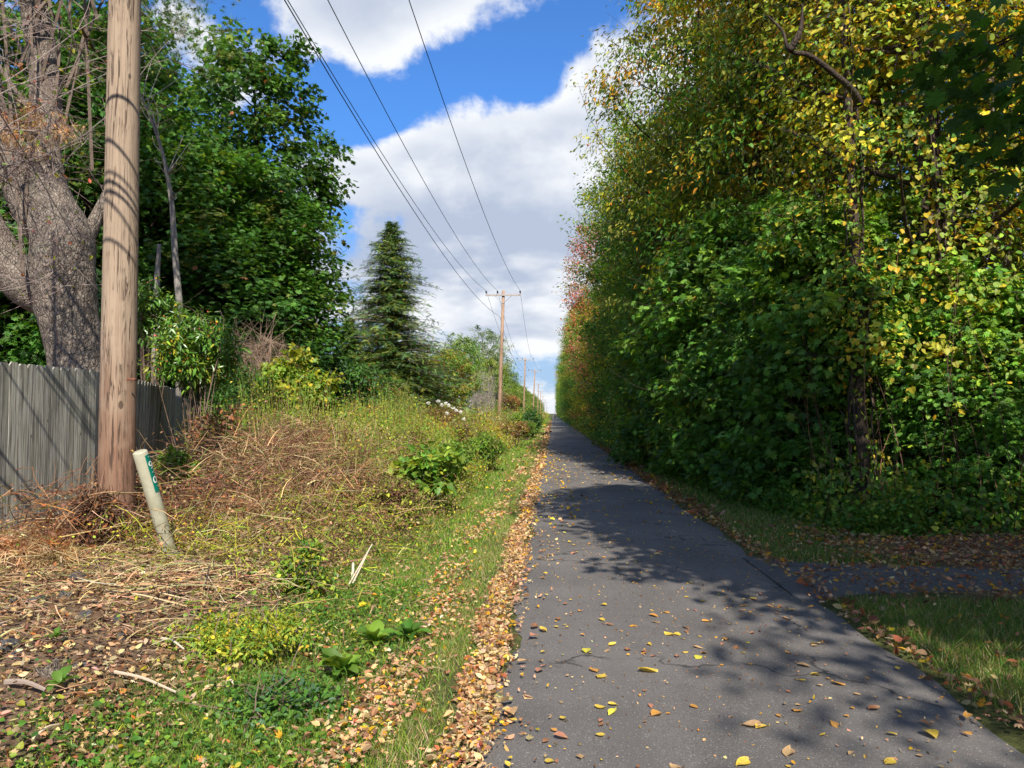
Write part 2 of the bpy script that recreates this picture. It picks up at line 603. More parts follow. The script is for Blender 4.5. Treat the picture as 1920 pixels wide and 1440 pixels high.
c = t.mix(1.0, c, t.mix(oi.outputs['Random'], (1.1, 1.09, 1.04), (1.95, 1.9, 1.78)), 'MULTIPLY')
c = t.mix(t.math('MULTIPLY', knot, .75), c, (.06, .05, .04))
t.put(bs.inputs['Base Color'], c)
bs.inputs['Roughness'].default_value = .88
bs.inputs['Specular IOR Level'].default_value = .15
b = t.new('ShaderNodeBump')
b.inputs['Strength'].default_value = .4
b.inputs['Distance'].default_value = .006
t.put(b.inputs['Height'], g1)
t.put(bs.inputs['Normal'], b.outputs[0])

# asphalt
def asphalt(name, base, worn):
    m, t, bs = mat(name)
    ob = t.new('ShaderNodeTexCoord').outputs['Object']
    n1 = t.noise(ob, .55, 5, .6, .3)
    n2 = t.noise(t.scalev(ob, (2.2, .25, 1)), .8, 4, .6)
    grit = t.noise(ob, 190, 2, .7)
    vo = t.new('ShaderNodeTexVoronoi')
    t.put(vo.inputs['Vector'], ob)
    vo.inputs['Scale'].default_value = 150
    chips = t.smooth(vo.outputs['Color'], .80, .93)
    edge = t.new('ShaderNodeTexVoronoi', feature='DISTANCE_TO_EDGE')
    t.put(edge.inputs['Vector'], t.vmath('ADD', ob, t.vmath('SCALE', t.scalev(ob, (1, 1, 1)), None)))
    c = t.mix(t.smooth(n1, .36, .66), base, worn)
    c = t.mix(t.smooth(t.noise(ob, 3.1, 5, .65, .6), .58, .75, 0, .4), c, tuple(x * .55 for x in base))
    c = t.mix(t.smooth(n2, .45, .72, 0, .5), c, tuple(x * 1.22 for x in worn))
    c = t.mix(t.smooth(grit, .30, .70), t.mix(.45, c, (.02, .02, .021)), t.mix(.25, c, (.30, .29, .28)))
    c = t.mix(t.math('MULTIPLY', chips, .45), c, (.42, .39, .35))
    # hairline cracks
    cv = t.new('ShaderNodeTexVoronoi', feature='DISTANCE_TO_EDGE')
    wv = t.new('ShaderNodeVectorMath', operation='ADD')
    t.put(wv.inputs[0], ob)
    nc = t.new('ShaderNodeTexNoise')
    t.put(nc.inputs['Vector'], ob)
    nc.inputs['Scale'].default_value = 2.0
    nc.inputs['Detail'].default_value = 6
    t.put(wv.inputs[1], nc.outputs['Color'])
    t.put(cv.inputs['Vector'], wv.outputs[0])
    cv.inputs['Scale'].default_value = .33
    ck = t.math('MULTIPLY', t.smooth(cv.outputs[0], .0, .009, 1, 0), t.smooth(t.noise(ob, .9, 3), .44, .54))
    c = t.mix(t.math('MULTIPLY', ck, .8), c, (.02, .02, .02))
    t.put(bs.inputs['Base Color'], c)
    bs.inputs['Roughness'].default_value = .85
    bs.inputs['Specular IOR Level'].default_value = .25
    b = t.new('ShaderNodeBump')
    b.inputs['Strength'].default_value = .7
    b.inputs['Distance'].default_value = .006
    t.put(b.inputs['Height'], t.math('SUBTRACT', t.math('ADD', grit, t.math('MULTIPLY', chips, .3)), ck))
    t.put(bs.inputs['Normal'], b.outputs[0])
    return m


M_ASPH = asphalt("asphalt_worn", (.095, .083, .073), (.152, .134, .120))
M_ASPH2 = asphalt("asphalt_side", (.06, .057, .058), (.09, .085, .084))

# ground
M_GROUND, t, bs = mat("earth_and_thatch")
ob = t.new('ShaderNodeTexCoord').outputs['Object']
n1 = t.noise(ob, .8, 6, .62, .4)
n2 = t.noise(ob, 14, 6, .7, .4)
n3 = t.noise(ob, 60, 4, .7)
s = t.new('ShaderNodeSeparateXYZ')
t.put(s.inputs[0], ob)
earth = t.mix(t.smooth(n2, .3, .7), (.10, .062, .042), (.27, .18, .115))
thatch = t.mix(t.smooth(n2, .3, .7), (.045, .06, .018), (.14, .15, .045))
xw = t.math('ADD', s.outputs[0], t.math('MULTIPLY', t.math('SUBTRACT', n1, .5), 2.4))
grassy = t.math('MULTIPLY', t.smooth(xw, -2.6, -2.0), t.smooth(xw, 3.2, 4.4, 1, 0))
far = t.smooth(s.outputs[1], 12, 20)
grassy = t.math('MAXIMUM', grassy, far)
c = t.mix(grassy, earth, thatch)
c = t.mix(t.smooth(n3, .35, .7, 0, .5), c, (.05, .035, .022))
t.put(bs.inputs['Base Color'], c)
bs.inputs['Roughness'].default_value = .95
bs.inputs['Specular IOR Level'].default_value = .1
b = t.new('ShaderNodeBump')
b.inputs['Strength'].default_value = .9
b.inputs['Distance'].default_value = .03
t.put(b.inputs['Height'], t.math('ADD', n2, t.math('MULTIPLY', n3, .4)))
t.put(bs.inputs['Normal'], b.outputs[0])

# ------------------------------------------------------------------ ground, path
PL, PR = -0.33, 2.29      # path edges


def sstep(x, a, b):
    t_ = np.clip((x - a) / (b - a), 0, 1)
    return t_ * t_ * (3 - 2 * t_)


def edge_l(y):
    return PL + .05 * np.sin(y * 1.3 + .4) + .035 * np.sin(y * 3.7) + .02 * np.sin(y * 9.1 + 1) + .012 * np.sin(y * 23 + 2)


def edge_r(y):
    return PR + .05 * np.sin(y * 1.1 + 2) + .03 * np.sin(y * 4.1) + .85 * np.exp(-((y - 7.6) / .55) ** 2) * 0


def H(x, y):
    x = np.asarray(x, float)
    y = np.asarray(y, float)
    left = .37 * sstep(-x, 1.5, 3.6) * (1 - .45 * sstep(y, 13, 22)) * (1 - .5 * sstep(-y, -2, 6))
    heap = .55 * np.exp(-((x + 4.4) / 1.1) ** 2 - ((y - 12.8) / 3.4) ** 2) + .12 * np.exp(-((x + 5.0) / .7) ** 2 - ((y - 6.6) / 1.2) ** 2)
    right = .06 * sstep(x, 3.2, 6.0)
    nz = .025 * lowfreq(x, y, 2.2, 5) + .012 * lowfreq(x, y, 7.0, 6)
    off = sstep(-x, .45, 1.1) + sstep(x, 2.4, 2.9) * (1 - sstep(x, 2.2, 2.9) * np.exp(-((y - 7.8) / 1.0) ** 4))
    return left + heap + right * (1 - np.exp(-((y - 7.8) / 1.1) ** 4)) + nz * off - .015


def axis(lo, hi, step, far, n):
    mid = np.arange(lo, hi + 1e-6, step)
    k = np.geomspace(1, far / step, n)
    return np.concatenate([lo - step * k[::-1], mid, hi + step * k])


def sheet(xs, ys, zf):
    X, Y = np.meshgrid(xs, ys)
    V = np.stack([X, Y, zf(X, Y)], -1).reshape(-1, 3)
    nx = len(xs)
    i = (np.arange(len(ys) - 1)[:, None] * nx + np.arange(nx - 1)[None]).ravel()
    return V, np.concatenate([np.stack([i, i + 1, i + nx + 1], -1), np.stack([i, i + nx + 1, i + nx], -1)])


g = Geo()
g.add(*sheet(axis(-9, 8, .16, 3500, 26), axis(-3, 20, .2, 3500, 40), H))
ground = g.build("ground", M_GROUND, smooth=True)
tag(ground, "earth and thatch ground beside the paved trail", None, None, "structure")

ys = np.concatenate([np.arange(-8, 40, .12), np.geomspace(40, 900, 90)])
us = np.linspace(0, 1, 14)
V = []
for y_ in ys:
    xl, xr = edge_l(y_), edge_r(y_)
    xx = xl + (xr - xl) * us
    zc = .012 + .018 * (1 - (2 * us - 1) ** 2) - .02 * ((us == 0) | (us == 1))
    V.append(np.stack([xx, np.full_like(xx, y_), zc], -1))
V = np.concatenate(V)
nx = len(us)
i = (np.arange(len(ys) - 1)[:, None] * nx + np.arange(nx - 1)[None]).ravel()
g = Geo().add(V, np.concatenate([np.stack([i, i + 1, i + nx + 1], -1), np.stack([i, i + nx + 1, i + nx], -1)]))
path = g.build("path", M_ASPH, smooth=True)
tag(path, "grey asphalt trail running straight to the horizon", None, None, "structure")

# side path that leaves to the right
V, n_ = [], 40
for k in range(n_):
    f = k / (n_ - 1)
    x_ = 2.15 + f * 14
    fl = math.exp(-(x_ - 2.15) / .55)
    mid = 7.75 + .25 * math.sin(x_ * .35)
    lo, hi = mid - .55 - .75 * fl + .04 * math.sin(x_ * 3.1), mid + .55 + .75 * fl + .05 * math.sin(x_ * 2.3)
    for q in np.linspace(0, 1, 6):
        V.append([x_, lo + (hi - lo) * q, .017 - (.03 if q in (0, 1) else 0)])
i = (np.arange(n_ - 1)[:, None] * 6 + np.arange(5)[None]).ravel()
g = Geo().add(V, np.concatenate([np.stack([i, i + 6, i + 7], -1), np.stack([i, i + 7, i + 1], -1)]))
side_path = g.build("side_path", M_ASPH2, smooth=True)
tag(side_path, "narrow dark asphalt spur leaving the trail to the right", None, None, "structure")


# ------------------------------------------------------------------ utility poles and wires
def make_pole(name, base, top, r0, r1, m, label, arm=True, arm_l=1.30, detail=True):
    root = empty(name, base)
    tag(root, label, "utility pole", "utility poles along the trail")
    base, top = np.array(base, float), np.array(top, float)
    L = top - base
    sides, n = (28, 40) if detail else (10, 4)
    tt = np.linspace(-.06, 1, n)[:, None]
    rng = np.random.default_rng(3)
    pts = tt * L
    V, F = tube(pts, r0 + (r1 - r0) * np.clip(tt[:, 0], 0, 1), sides, True, .006 if detail else 0, rng)
    Geo().add(V, F).build("shaft", m, root, True)
    tips = []
    if arm:
        ca = L * (1 - .35 / np.linalg.norm(L))
        bx = Geo()
        yy = -(r1 + .05)
        hx = np.array([-arm_l, arm_l])
        cs = np.array([[x_, yy + dy, dz] for x_ in hx for dy in (-.05, .05) for dz in (-.06, .06)])
        F = np.array([[0, 1, 3], [0, 3, 2], [4, 6, 7], [4, 7, 5], [0, 4, 5], [0, 5, 1], [2, 3, 7], [2, 7, 6], [1, 5, 7], [1, 7, 3], [0, 2, 6], [0, 6, 4]])
        bx.add(cs + ca, F)
        bx.build("crossarm", M_GREYWOOD, root)
        for sx in (-1, 1):
            V, F = tube([ca + [sx * .62, yy, -.05], ca + [sx * .03, yy + .03, -.62]], .018, 6)
            Geo().add(V, F).build("brace", M_STEEL, root)
        for ox in (-arm_l + .06, -.42, arm_l - .06):
            p = ca + [ox, yy, .06]
            V, F = tube([p, p + [0, 0, .10], p + [0, 0, .11], p + [0, 0, .16], p + [0, 0, .17], p + [0, 0, .24], p + [0, 0, .27]], [.02, .02, .07, .06, .075, .045, .035], 10)
            Geo().add(V, F).build("insulator", M_CERAM, root, True)
            tips.append(base + p + [0, 0, .27])
        V, F = tube([L * .82 + [-r1 - .02, 0, 0], L * .82 + [-r1 - .10, 0, .02]], .05, 8)
        Geo().add(V, F).build("neutral_bracket", M_STEEL, root)
        tips.append(base + L * .82 + [-r1 - .10, 0, .03])
    return root, tips


NEAR_B = W(217, 1015, 7.2)
NEAR_B[2] = H(NEAR_B[0], NEAR_B[1])
dtop = W(233, 0, 7.2)
NEAR_T = NEAR_B + (dtop - NEAR_B) * (10.3 / (dtop[2] - NEAR_B[2]))
NEAR_T[0] = NEAR_B[0] + (dtop[0] - NEAR_B[0]) * 1.4
pole1, tips1 = make_pole("utility_pole", NEAR_B, NEAR_T, .170, .125, M_POLE, "thick weathered utility pole beside the grey plank fence")
# steel staple and ground clip on the near pole
V, F = tube([W(238, 711, 7.02), W(252, 711, 7.02), W(256, 712, 7.12)], .011, 6)
Geo().add(V - NEAR_B, F).build("staple", flat_mat("rust", (.16, .06, .035), .8), pole1)

POLES = [(935, 944, 545, 56), (981, 985, 671, 121), (999, 1003, 693, 158), (1008, 1009.5, 719, 225), (1013, 1014, 733, 300), (1017, 1018, 742, 380),
         (1021, 1022, 749, 470), (1025, 1025.5, 754, 580)]
names = ["second utility pole along the trail, rising above the goldenrod", "third utility pole along the trail", "fourth utility pole along the trail",
         "fifth utility pole along the trail", "sixth utility pole along the trail, far off", "seventh utility pole along the trail, far off",
         "eighth utility pole along the trail, far off", "farthest utility pole near the vanishing point"]
tips_all = [tips1]
for (bx_, tx_, ty_, d_), nm in zip(POLES, names):
    tp = W(tx_, ty_, d_)
    bs_ = W(bx_, 790, d_)
    bs_[2] = 0.0
    _, tps = make_pole("utility_pole", bs_, tp, .16, .11, M_POLE2, nm, True, 1.32, False)
    tips_all.append(tps)

WN = ["left wire on the crossarm", "middle wire on the crossarm", "right wire on the crossarm", "lower neutral wire clamped to the shafts"]
for k in range(3):
    for q in range(4):
        a, b_ = tips_all[k][q], tips_all[k + 1][q]
        t_ = np.linspace(0, 1, 26)[:, None]
        span = np.linalg.norm(b_ - a)
        P = a + (b_ - a) * t_
        P[:, 2] -= span * .022 * (4 * t_[:, 0] * (1 - t_[:, 0]))
        V, F = tube(P, .011, 5)
        o = Geo().add(V, F).build("power_line", M_WIRE)
        where = ("from the near pole to the second pole", "from the second pole to the third pole", "from the third pole to the fourth pole")[k]
        tag(o, f"{WN[q]}, strung {where}", "power line", "overhead wires")
# span behind the camera, that carries the near pole's load
for q in range(4):
    a = tips_all[0][q]
    b_ = a + np.array([0, -48, .4])
    t_ = np.linspace(0, 1, 20)[:, None]
    P = a + (b_ - a) * t_
    P[:, 2] -= 1.0 * (4 * t_[:, 0] * (1 - t_[:, 0]))
    V, F = tube(P, .011, 5)

# ------------------------------------------------------------------ plank fence
fence = empty("plank_fence", (-5.83, 8.0, 0))
tag(fence, "weathered grey plank fence with dog-eared boards behind the near pole", "fence")


def board_mesh(wd, h, th):
    x_ = wd / 2
    out = np.array([[-x_, 0], [x_, 0], [x_, h - .035], [x_ - .03, h], [-x_ + .03, h], [-x_, h - .035]])
    n = len(out)
    V = np.vstack([np.c_[out[:, 0], np.full(n, -th / 2), out[:, 1]], np.c_[out[:, 0], np.full(n, th / 2), out[:, 1]]])
    F = [[0, i, i + 1] for i in range(1, n - 1)] + [[n, n + i + 1, n + i] for i in range(1, n - 1)]
    for i in range(n):
        j = (i + 1) % n
        F += [[i, i + n, j + n], [i, j + n, j]]
    return Geo().add(V, F).mesh("board", M_BOARD)


bm_ = board_mesh(.137, 1.84, .018)
rr = random.Random(4)
f_o = Vector((-5.83, 8.0, 0))


def fence_run(a, b, lean=0.0, tilt=0.0, drop=0.0, top=2.2):
    a, b = np.array(a, float), np.array(b, float)
    L = np.linalg.norm(b - a)
    dr = (b - a) / L
    az = math.atan2(dr[1], dr[0])
    n = int(L / .1385)
    for k in range(n):
        p = a + dr * (k + .5) * L / n
        f = (k + .5) / n
        z = top - 1.84 - drop * f + rr.uniform(-.008, .008)
        tl = tilt * math.sin(min(1, f * 1.3) * math.pi) + rr.uniform(-.002, .002)
        o = link("board", bm_, fence, (p[0] - f_o[0], p[1] - f_o[1], z), (rr.uniform(-.0012, .0012) + lean * f, tl, az + rr.uniform(-.004, .004)))
    for zr in (.35, 1.0, 1.6):
        nrm_ = np.array([-dr[1], dr[0]])
        off = nrm_ * .05
        P = [np.array([*(a + off), top - 1.84 + zr]), np.array([*(b + off), top - 1.84 + zr - drop])]
        V, F = tube(P, .032, 4)
        Geo().add(V - np.array(f_o), F).build("rail", M_BOARD, fence)


fence_run((-5.86, 5.2), (-5.82, 9.36), top=2.2)
fence_run((-5.84, 9.40), (-6.30, 11.1), top=2.18)
fence_run((-6.31, 11.12), (-7.05, 13.7), tilt=.13, lean=.03, drop=.06, top=2.17)
fence_run((-7.06, 13.75), (-8.3, 17.2), tilt=.03, lean=.05, drop=.10, top=2.0)
for p in ((-5.90, 9.39), (-6.38, 11.12), (-7.13, 13.74)):
    V, F = tube([(p[0], p[1], .1), (p[0], p[1], 2.05)], .055, 4)
    Geo().add(V - np.array(f_o), F).build("fence_post", M_BOARD, fence)

# ------------------------------------------------------------------ mile marker
post_b = W(325, 1058, 6.6)
post_t = W(262, 846, 6.25)
M_POST, t, bs = mat("marker_post_plastic")
ob = t.new('ShaderNodeTexCoord').outputs['Object']
s3 = t.new('ShaderNodeSeparateXYZ')
t.put(s3.inputs[0], ob)
c = t.mix(t.smooth(t.noise(ob, 5, 6, .65), .35, .7), (.33, .31, .21), (.44, .42, .31))
c = t.mix(t.smooth(t.noise(t.scalev(ob, (1, 1, .3)), 16, 5, .7, .4), .56, .74, 0, .75), c, (.20, .17, .11))
c = t.mix(t.math('MULTIPLY', t.smooth(s3.outputs[2], .0, .45, 1, 0), t.smooth(t.noise(ob, 24, 5, .7), .5, .62)), c, (.12, .085, .055))
t.put(bs.inputs['Base Color'], c)
bs.inputs['Roughness'].default_value = .6
mp = empty("mile_marker", post_b)
tag(mp, "leaning cream marker post with green 9.0 plate", "marker post")
L = post_t - post_b
ax = L / np.linalg.norm(L)
Ln = np.linalg.norm(L)
R_ = .059
V, F = tube([-.25 * ax, 0 * ax, .5 * L, L - .012 * ax, L - .004 * ax, L], [R_, R_, R_, R_, R_ * .93, R_ * .80], 28)
Geo().add(V, F).build("post", M_POST, mp, True)
tocam = nrm(np.array([0, 0, CAMZ]) - post_t)
tocam = nrm(tocam - ax * np.dot(tocam, ax))
side = nrm(np.cross(ax, tocam))
if side[0] < 0:
    side = -side


def on_post(ang, h, r):
    """point on the post: ang turned from the camera side to the trail side, h down from the top"""
    return L - ax * h + r * (tocam * math.cos(ang) + side * math.sin(ang))


M_GREEN = flat_mat("sign_green", (.0, .17, .115), .4, .4, 0, .06)
A0, A1, h0, h1 = .42, 1.42, .035, .375
V, F, na = [], [], 9
for i in range(9):
    for j in range(na):
        hh = h0 + (h1 - h0) * i / 8
        V.append(on_post(A0 + (A1 - A0) * j / (na - 1), hh, R_ + .0035))
for i in range(8):
    for j in range(na - 1):
        a = i * na + j
        F += [[a, a + 1, a + na + 1], [a, a + na + 1, a + na]]
plate = Geo().add(V, F).build("sign_plate", M_GREEN, mp, True)
AC = (A0 + A1) / 2


def stroke(name, pts, wd):
    """flat white stroke on the plate; pts = (across, down) in metres about the plate's axis"""
    P = np.asarray(pts, float)
    T = nrm(np.gradient(P, axis=0))
    Nn = np.stack([-T[:, 1], T[:, 0]], -1) * wd / 2
    V, F = [], []
    for p, q in zip(P, Nn):
        for s_ in (1, -1):
            w_ = p + s_ * q
            V.append(on_post(AC + w_[0] / R_, w_[1], R_ + .0062))
    for i in range(len(P) - 1):
        a = 2 * i
        F += [[a, a + 1, a + 3], [a, a + 3, a + 2]]
    Geo().add(V, F).build(name, M_WHITE, plate)


th = np.linspace(0, 2 * math.pi, 26)
stroke("digit", [(.016 * math.cos(a), .265 + .027 * math.sin(a)) for a in th], .009)          # 0
p9 = [(.015 * math.cos(a), .118 + .018 * math.sin(a)) for a in np.linspace(0, -2 * math.pi, 22)]
p9 += [(.015, .128), (.013, .143), (.008, .156), (-.004, .163)]
stroke("digit", p9, .009)                                                                      # 9
for hh, s_ in ((.196, .0045), (.056, .003), (.325, .003)):
    stroke("dot", [(-s_, hh), (s_, hh)], 2 * s_)
# a yellow leaf caught on its top
rng = np.random.default_rng(8)


# ------------------------------------------------------------------ tree builder
def lumpy(ang, z, seed, amp):
    r = np.random.default_rng(seed)
    v = np.zeros_like(ang)
    for k in range(6):
        v += np.sin(ang * r.integers(1, 5) + z * r.uniform(.4, 1.5) + r.uniform(0, 6.28)) * r.uniform(.4, 1)
    return 1 + amp * v / 2.2


def crown_geo(seed, Ht, env, z0, n_cl, n_leaf, tpl, size, pal_lo, pal_hi, cr=.7, flat=.65, shell=.6, amp=.28, lean=(0, 0), up=.9, outw=.55, droop=.25, zpow=1.0, purity=.7, jit=.18):
    """clumps of leaves filling an uneven crown; returns leaves Geo and the clump centres"""
    rng = np.random.default_rng(seed)
    rel = rng.uniform(0, 1, n_cl * 3) ** zpow
    keep = rng.uniform(0, 1, len(rel)) < (env(rel) / max(env(np.linspace(0, 1, 50)))) ** .8 + .05
    rel = rel[keep][:n_cl]
    n = len(rel)
    ang = rng.uniform(0, 2 * np.pi, n)
    rad = env(rel) * lumpy(ang, rel * 8, seed + 1, amp) * (shell + (1 - shell) * rng.uniform(0, 1, n)) * np.where(rng.uniform(0, 1, n) < .25, rng.uniform(.2, .8, n), 1)
    z = z0 + (Ht - z0) * rel
    Cc = np.stack([np.cos(ang) * rad + lean[0] * z / Ht, np.sin(ang) * rad + lean[1] * z / Ht, z + rng.normal(0, .15, n)], -1)
    cs = cr * rng.uniform(.55, 1.35, n) * np.clip(.55 + .6 * env(rel) / max(env(np.linspace(0, 1, 50))), .5, 1.15)
    names = list(dict.fromkeys([k for k, _ in pal_lo] + [k for k, _ in pal_hi]))
    wl = np.array([dict(pal_lo).get(k, 0) for k in names], float)
    wh = np.array([dict(pal_hi).get(k, 0) for k in names], float)
    wl, wh = wl / wl.sum(), wh / wh.sum()
    A = np.array([PAL[k] for k in names])
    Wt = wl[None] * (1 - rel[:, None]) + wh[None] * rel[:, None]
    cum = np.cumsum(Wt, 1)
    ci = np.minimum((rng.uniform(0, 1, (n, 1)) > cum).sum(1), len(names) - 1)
    cid = np.repeat(np.arange(n), n_leaf)
    m = len(cid)
    d = nrm(rng.normal(0, 1, (m, 3)))
    rr_ = rng.uniform(0, 1, m) ** .45
    off = d * rr_[:, None] * cs[cid][:, None]
    off[:, 2] *= flat
    P = Cc[cid] + off
    out = nrm(P - np.stack([np.full(m, lean[0]), np.full(m, lean[1]), P[:, 2] - 1.0], -1) * np.array([1, 1, 1]))
    N = nrm(np.array([0, 0, up]) + out * outw + d * .35 + rng.normal(0, .38, (m, 3)))
    T = out * .8 + rng.normal(0, .6, (m, 3)) + np.array([0, 0, -droop * 2])
    li = np.where(rng.uniform(0, 1, m) < purity, ci[cid], np.minimum((rng.uniform(0, 1, (m, 1)) > cum[cid]).sum(1), len(names) - 1))
    bright = np.exp(rng.normal(0, .16, n))
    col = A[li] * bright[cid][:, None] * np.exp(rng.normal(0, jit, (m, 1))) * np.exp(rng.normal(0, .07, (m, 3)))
    S = size * rng.uniform(.65, 1.25, m)
    g = Geo()
    tpls = (tpl,) if isinstance(tpl, str) else tpl
    which = rng.integers(0, len(tpls), m)
    for k, tp in enumerate(tpls):
        q = which == k
        g.add(*place(tp, P[q], N[q], T[q], S[q], np.clip(col[q], .004, .9), S[q] * rng.uniform(.75, 1.15, q.sum())))
    return g, Cc, cs


def wood_geo(seed, Ht, tr, Cc, n_limb, lean=(0, 0), forks=1, sides=8, twig=True):
    """trunk, limbs that reach the clumps, twigs"""
    rng = np.random.default_rng(seed + 7)
    g = Geo()
    n = 12
    zt = np.linspace(-.15, Ht * .93, n)
    wob = np.cumsum(rng.normal(0, .05, (n, 2)), 0) * Ht / 12
    pts = np.c_[lean[0] * zt / Ht + wob[:, 0], lean[1] * zt / Ht + wob[:, 1], zt]
    rad = tr * (1 - .88 * (zt / Ht)).clip(.05) * (1 + .5 * np.exp(-zt / .25))
    V, F = tube(pts, rad, sides + 4, True, .03, rng)
    g.add(V, F, (.2, .15, .12))
    idx = rng.permutation(len(Cc))[:n_limb]
    for k in idx:
        c = Cc[k]
        hr = math.hypot(c[0] - pts[0, 0], c[1] - pts[0, 1])
        zs = np.clip(c[2] - hr * rng.uniform(.35, .8), .25 * min(c[2], 1.5), Ht * .9)
        s0 = np.array([np.interp(zs, zt, pts[:, 0]), np.interp(zs, zt, pts[:, 1]), zs])
        midp = s0 + (c - s0) * .5 + np.array([0, 0, -.08 * hr]) + rng.normal(0, .12, 3)
        P = spline([s0, midp, c], 6)
        r_ = min(np.interp(zs, zt, rad) * .5, .02 + .018 * hr)
        V, F = tube(P, np.linspace(r_, .008, 6), 5, False)
        g.add(V, F, (.2, .15, .12))
    if twig:
        c = np.repeat(Cc, 3, 0)
        m = len(c)
        e = c + rng.normal(0, .45, (m, 3))
        V, F, C = stems(c - np.array([0, 0, .2]) - (c - np.array([0, 0, 1]) * c[:, 2:3]) * np.array([.12, .12, 0]), (c + e) / 2 + rng.normal(0, .1, (m, 3)), e, .009, .003, 2, (.15, .11, .08))
        g.add(V, F, C)
    return g


class Kind:
    """tree meshes that several trees share"""

    def __init__(s, name, seed, Ht, env, z0, n_cl, n_leaf, tpl, size, lo, hi, tr=.16, n_limb=40, bark=None, leafmat=None, **kw):
        g, Cc, cs = crown_geo(seed, Ht, env, z0, n_cl, n_leaf, tpl, size, lo, hi, **kw)
        s.crown = g.mesh(name + "_crown", leafmat or M_LEAF)
        s.trunk = wood_geo(seed, Ht, tr, Cc, n_limb, kw.get('lean', (0, 0))).mesh(name + "_trunk", bark or M_BARKD, True)
        s.H = Ht


def plant_tree(kind, name, x, y, label, group=None, rz=0.0, sc=1.0, tint=(1, 1, 1), sz=None, cat="tree", parts=("trunk", "crown")):
    root = empty(name, (x, y, float(H(x, y)) - .02), rz)
    tag(root, label, cat, group)
    s3 = (sc, sc, sz if sz else sc)
    root.scale = s3
    link(parts[0], kind.trunk, root)
    o = link(parts[1], kind.crown, root)
    o.color = (*tint, 1)
    return root


def col_env(r, base=.75, top=.25, p=2.2):
    """column: full low down, rounding in at the top"""
    def f(t_):
        t_ = np.asarray(t_)
        return r * (base + (1 - base) * np.sin(np.clip(t_, 0, .6) / .6 * np.pi / 2)) * (1 - (1 - top) * np.clip((t_ - .55) / .45, 0, 1) ** p)
    return f


def ball_env(r, lo=.35):
    def f(t_):
        t_ = np.asarray(t_)
        return r * np.maximum(lo * (1 - t_), np.sqrt(np.clip(1 - (2 * t_ - .95) ** 2 / 1.12, .02, 1)))
    return f


K = {}
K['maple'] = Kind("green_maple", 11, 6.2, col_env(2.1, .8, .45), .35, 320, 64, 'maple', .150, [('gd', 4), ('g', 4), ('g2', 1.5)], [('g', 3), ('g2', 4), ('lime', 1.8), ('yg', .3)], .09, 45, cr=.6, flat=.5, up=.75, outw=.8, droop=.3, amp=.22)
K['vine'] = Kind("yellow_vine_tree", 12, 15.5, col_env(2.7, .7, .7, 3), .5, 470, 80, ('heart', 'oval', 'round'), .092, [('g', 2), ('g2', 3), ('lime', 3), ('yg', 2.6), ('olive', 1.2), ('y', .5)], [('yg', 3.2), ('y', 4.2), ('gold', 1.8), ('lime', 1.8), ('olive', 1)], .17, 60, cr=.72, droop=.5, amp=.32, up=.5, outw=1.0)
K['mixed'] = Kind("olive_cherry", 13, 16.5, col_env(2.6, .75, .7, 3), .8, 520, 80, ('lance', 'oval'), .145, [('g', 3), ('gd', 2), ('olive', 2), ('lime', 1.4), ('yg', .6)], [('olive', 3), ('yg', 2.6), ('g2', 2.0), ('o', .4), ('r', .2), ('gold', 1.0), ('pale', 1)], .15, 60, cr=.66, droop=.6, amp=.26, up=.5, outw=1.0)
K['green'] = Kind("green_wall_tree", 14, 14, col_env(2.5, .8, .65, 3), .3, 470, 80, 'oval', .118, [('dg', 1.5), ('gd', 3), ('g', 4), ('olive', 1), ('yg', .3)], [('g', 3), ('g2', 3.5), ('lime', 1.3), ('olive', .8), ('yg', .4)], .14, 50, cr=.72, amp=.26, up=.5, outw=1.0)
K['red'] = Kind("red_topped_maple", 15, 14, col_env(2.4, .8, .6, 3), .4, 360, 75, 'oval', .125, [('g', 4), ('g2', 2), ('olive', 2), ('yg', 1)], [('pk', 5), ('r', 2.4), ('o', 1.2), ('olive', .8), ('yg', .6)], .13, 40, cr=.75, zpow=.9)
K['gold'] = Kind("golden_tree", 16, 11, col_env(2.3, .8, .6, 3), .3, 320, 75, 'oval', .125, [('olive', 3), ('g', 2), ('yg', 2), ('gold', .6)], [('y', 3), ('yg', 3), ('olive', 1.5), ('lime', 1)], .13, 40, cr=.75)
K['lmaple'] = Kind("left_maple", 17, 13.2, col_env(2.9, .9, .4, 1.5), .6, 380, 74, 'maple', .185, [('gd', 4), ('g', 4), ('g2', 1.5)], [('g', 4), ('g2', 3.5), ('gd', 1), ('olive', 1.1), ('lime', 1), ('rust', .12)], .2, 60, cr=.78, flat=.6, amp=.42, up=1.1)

# ---- the wall of trees to the right of the trail
GR = "trees walling the right side of the trail"
plant_tree(K['vine'], "vine_draped_tree", 6.1, 13.0, "tall tree with dark trunk draped in yellow vines, above the big green maple leaves", GR, 0.4, 1.0, (1.15, 1.1, 1))
plant_tree(K['vine'], "vine_draped_tree", 9.0, 12.9, "yellow-green vine-covered tree at the right edge behind the side path", GR, 2.6, 1.02, (1.05, 1.15, 1))
plant_tree(K['maple'], "young_maple", 4.95, 13.6, "low young maple with broad dark green lobed leaves beside the trail", GR, 0.0, .88, (1.35, 1.3, 1.15))
plant_tree(K['maple'], "young_maple", 9.3, 11.9, "green maple sapling at the right picture edge behind the side path", GR, 2.0, .8, (1.6, 1.5, 1.2))
plant_tree(K['maple'], "young_maple", 6.4, 12.0, "low green maple between the two vine-draped trunks", GR, 1.1, .62, (1.6, 1.5, 1.2))
plant_tree(K['green'], "leafy_tree", 11.5, 14.5, "dark green tree deep in the wood behind the side path", GR, 1.0, 1.0)
plant_tree(K['vine'], "vine_draped_tree", 6.6, 16.9, "yellow tree standing behind the vine-draped front trees", GR, 4.0, 1.05)
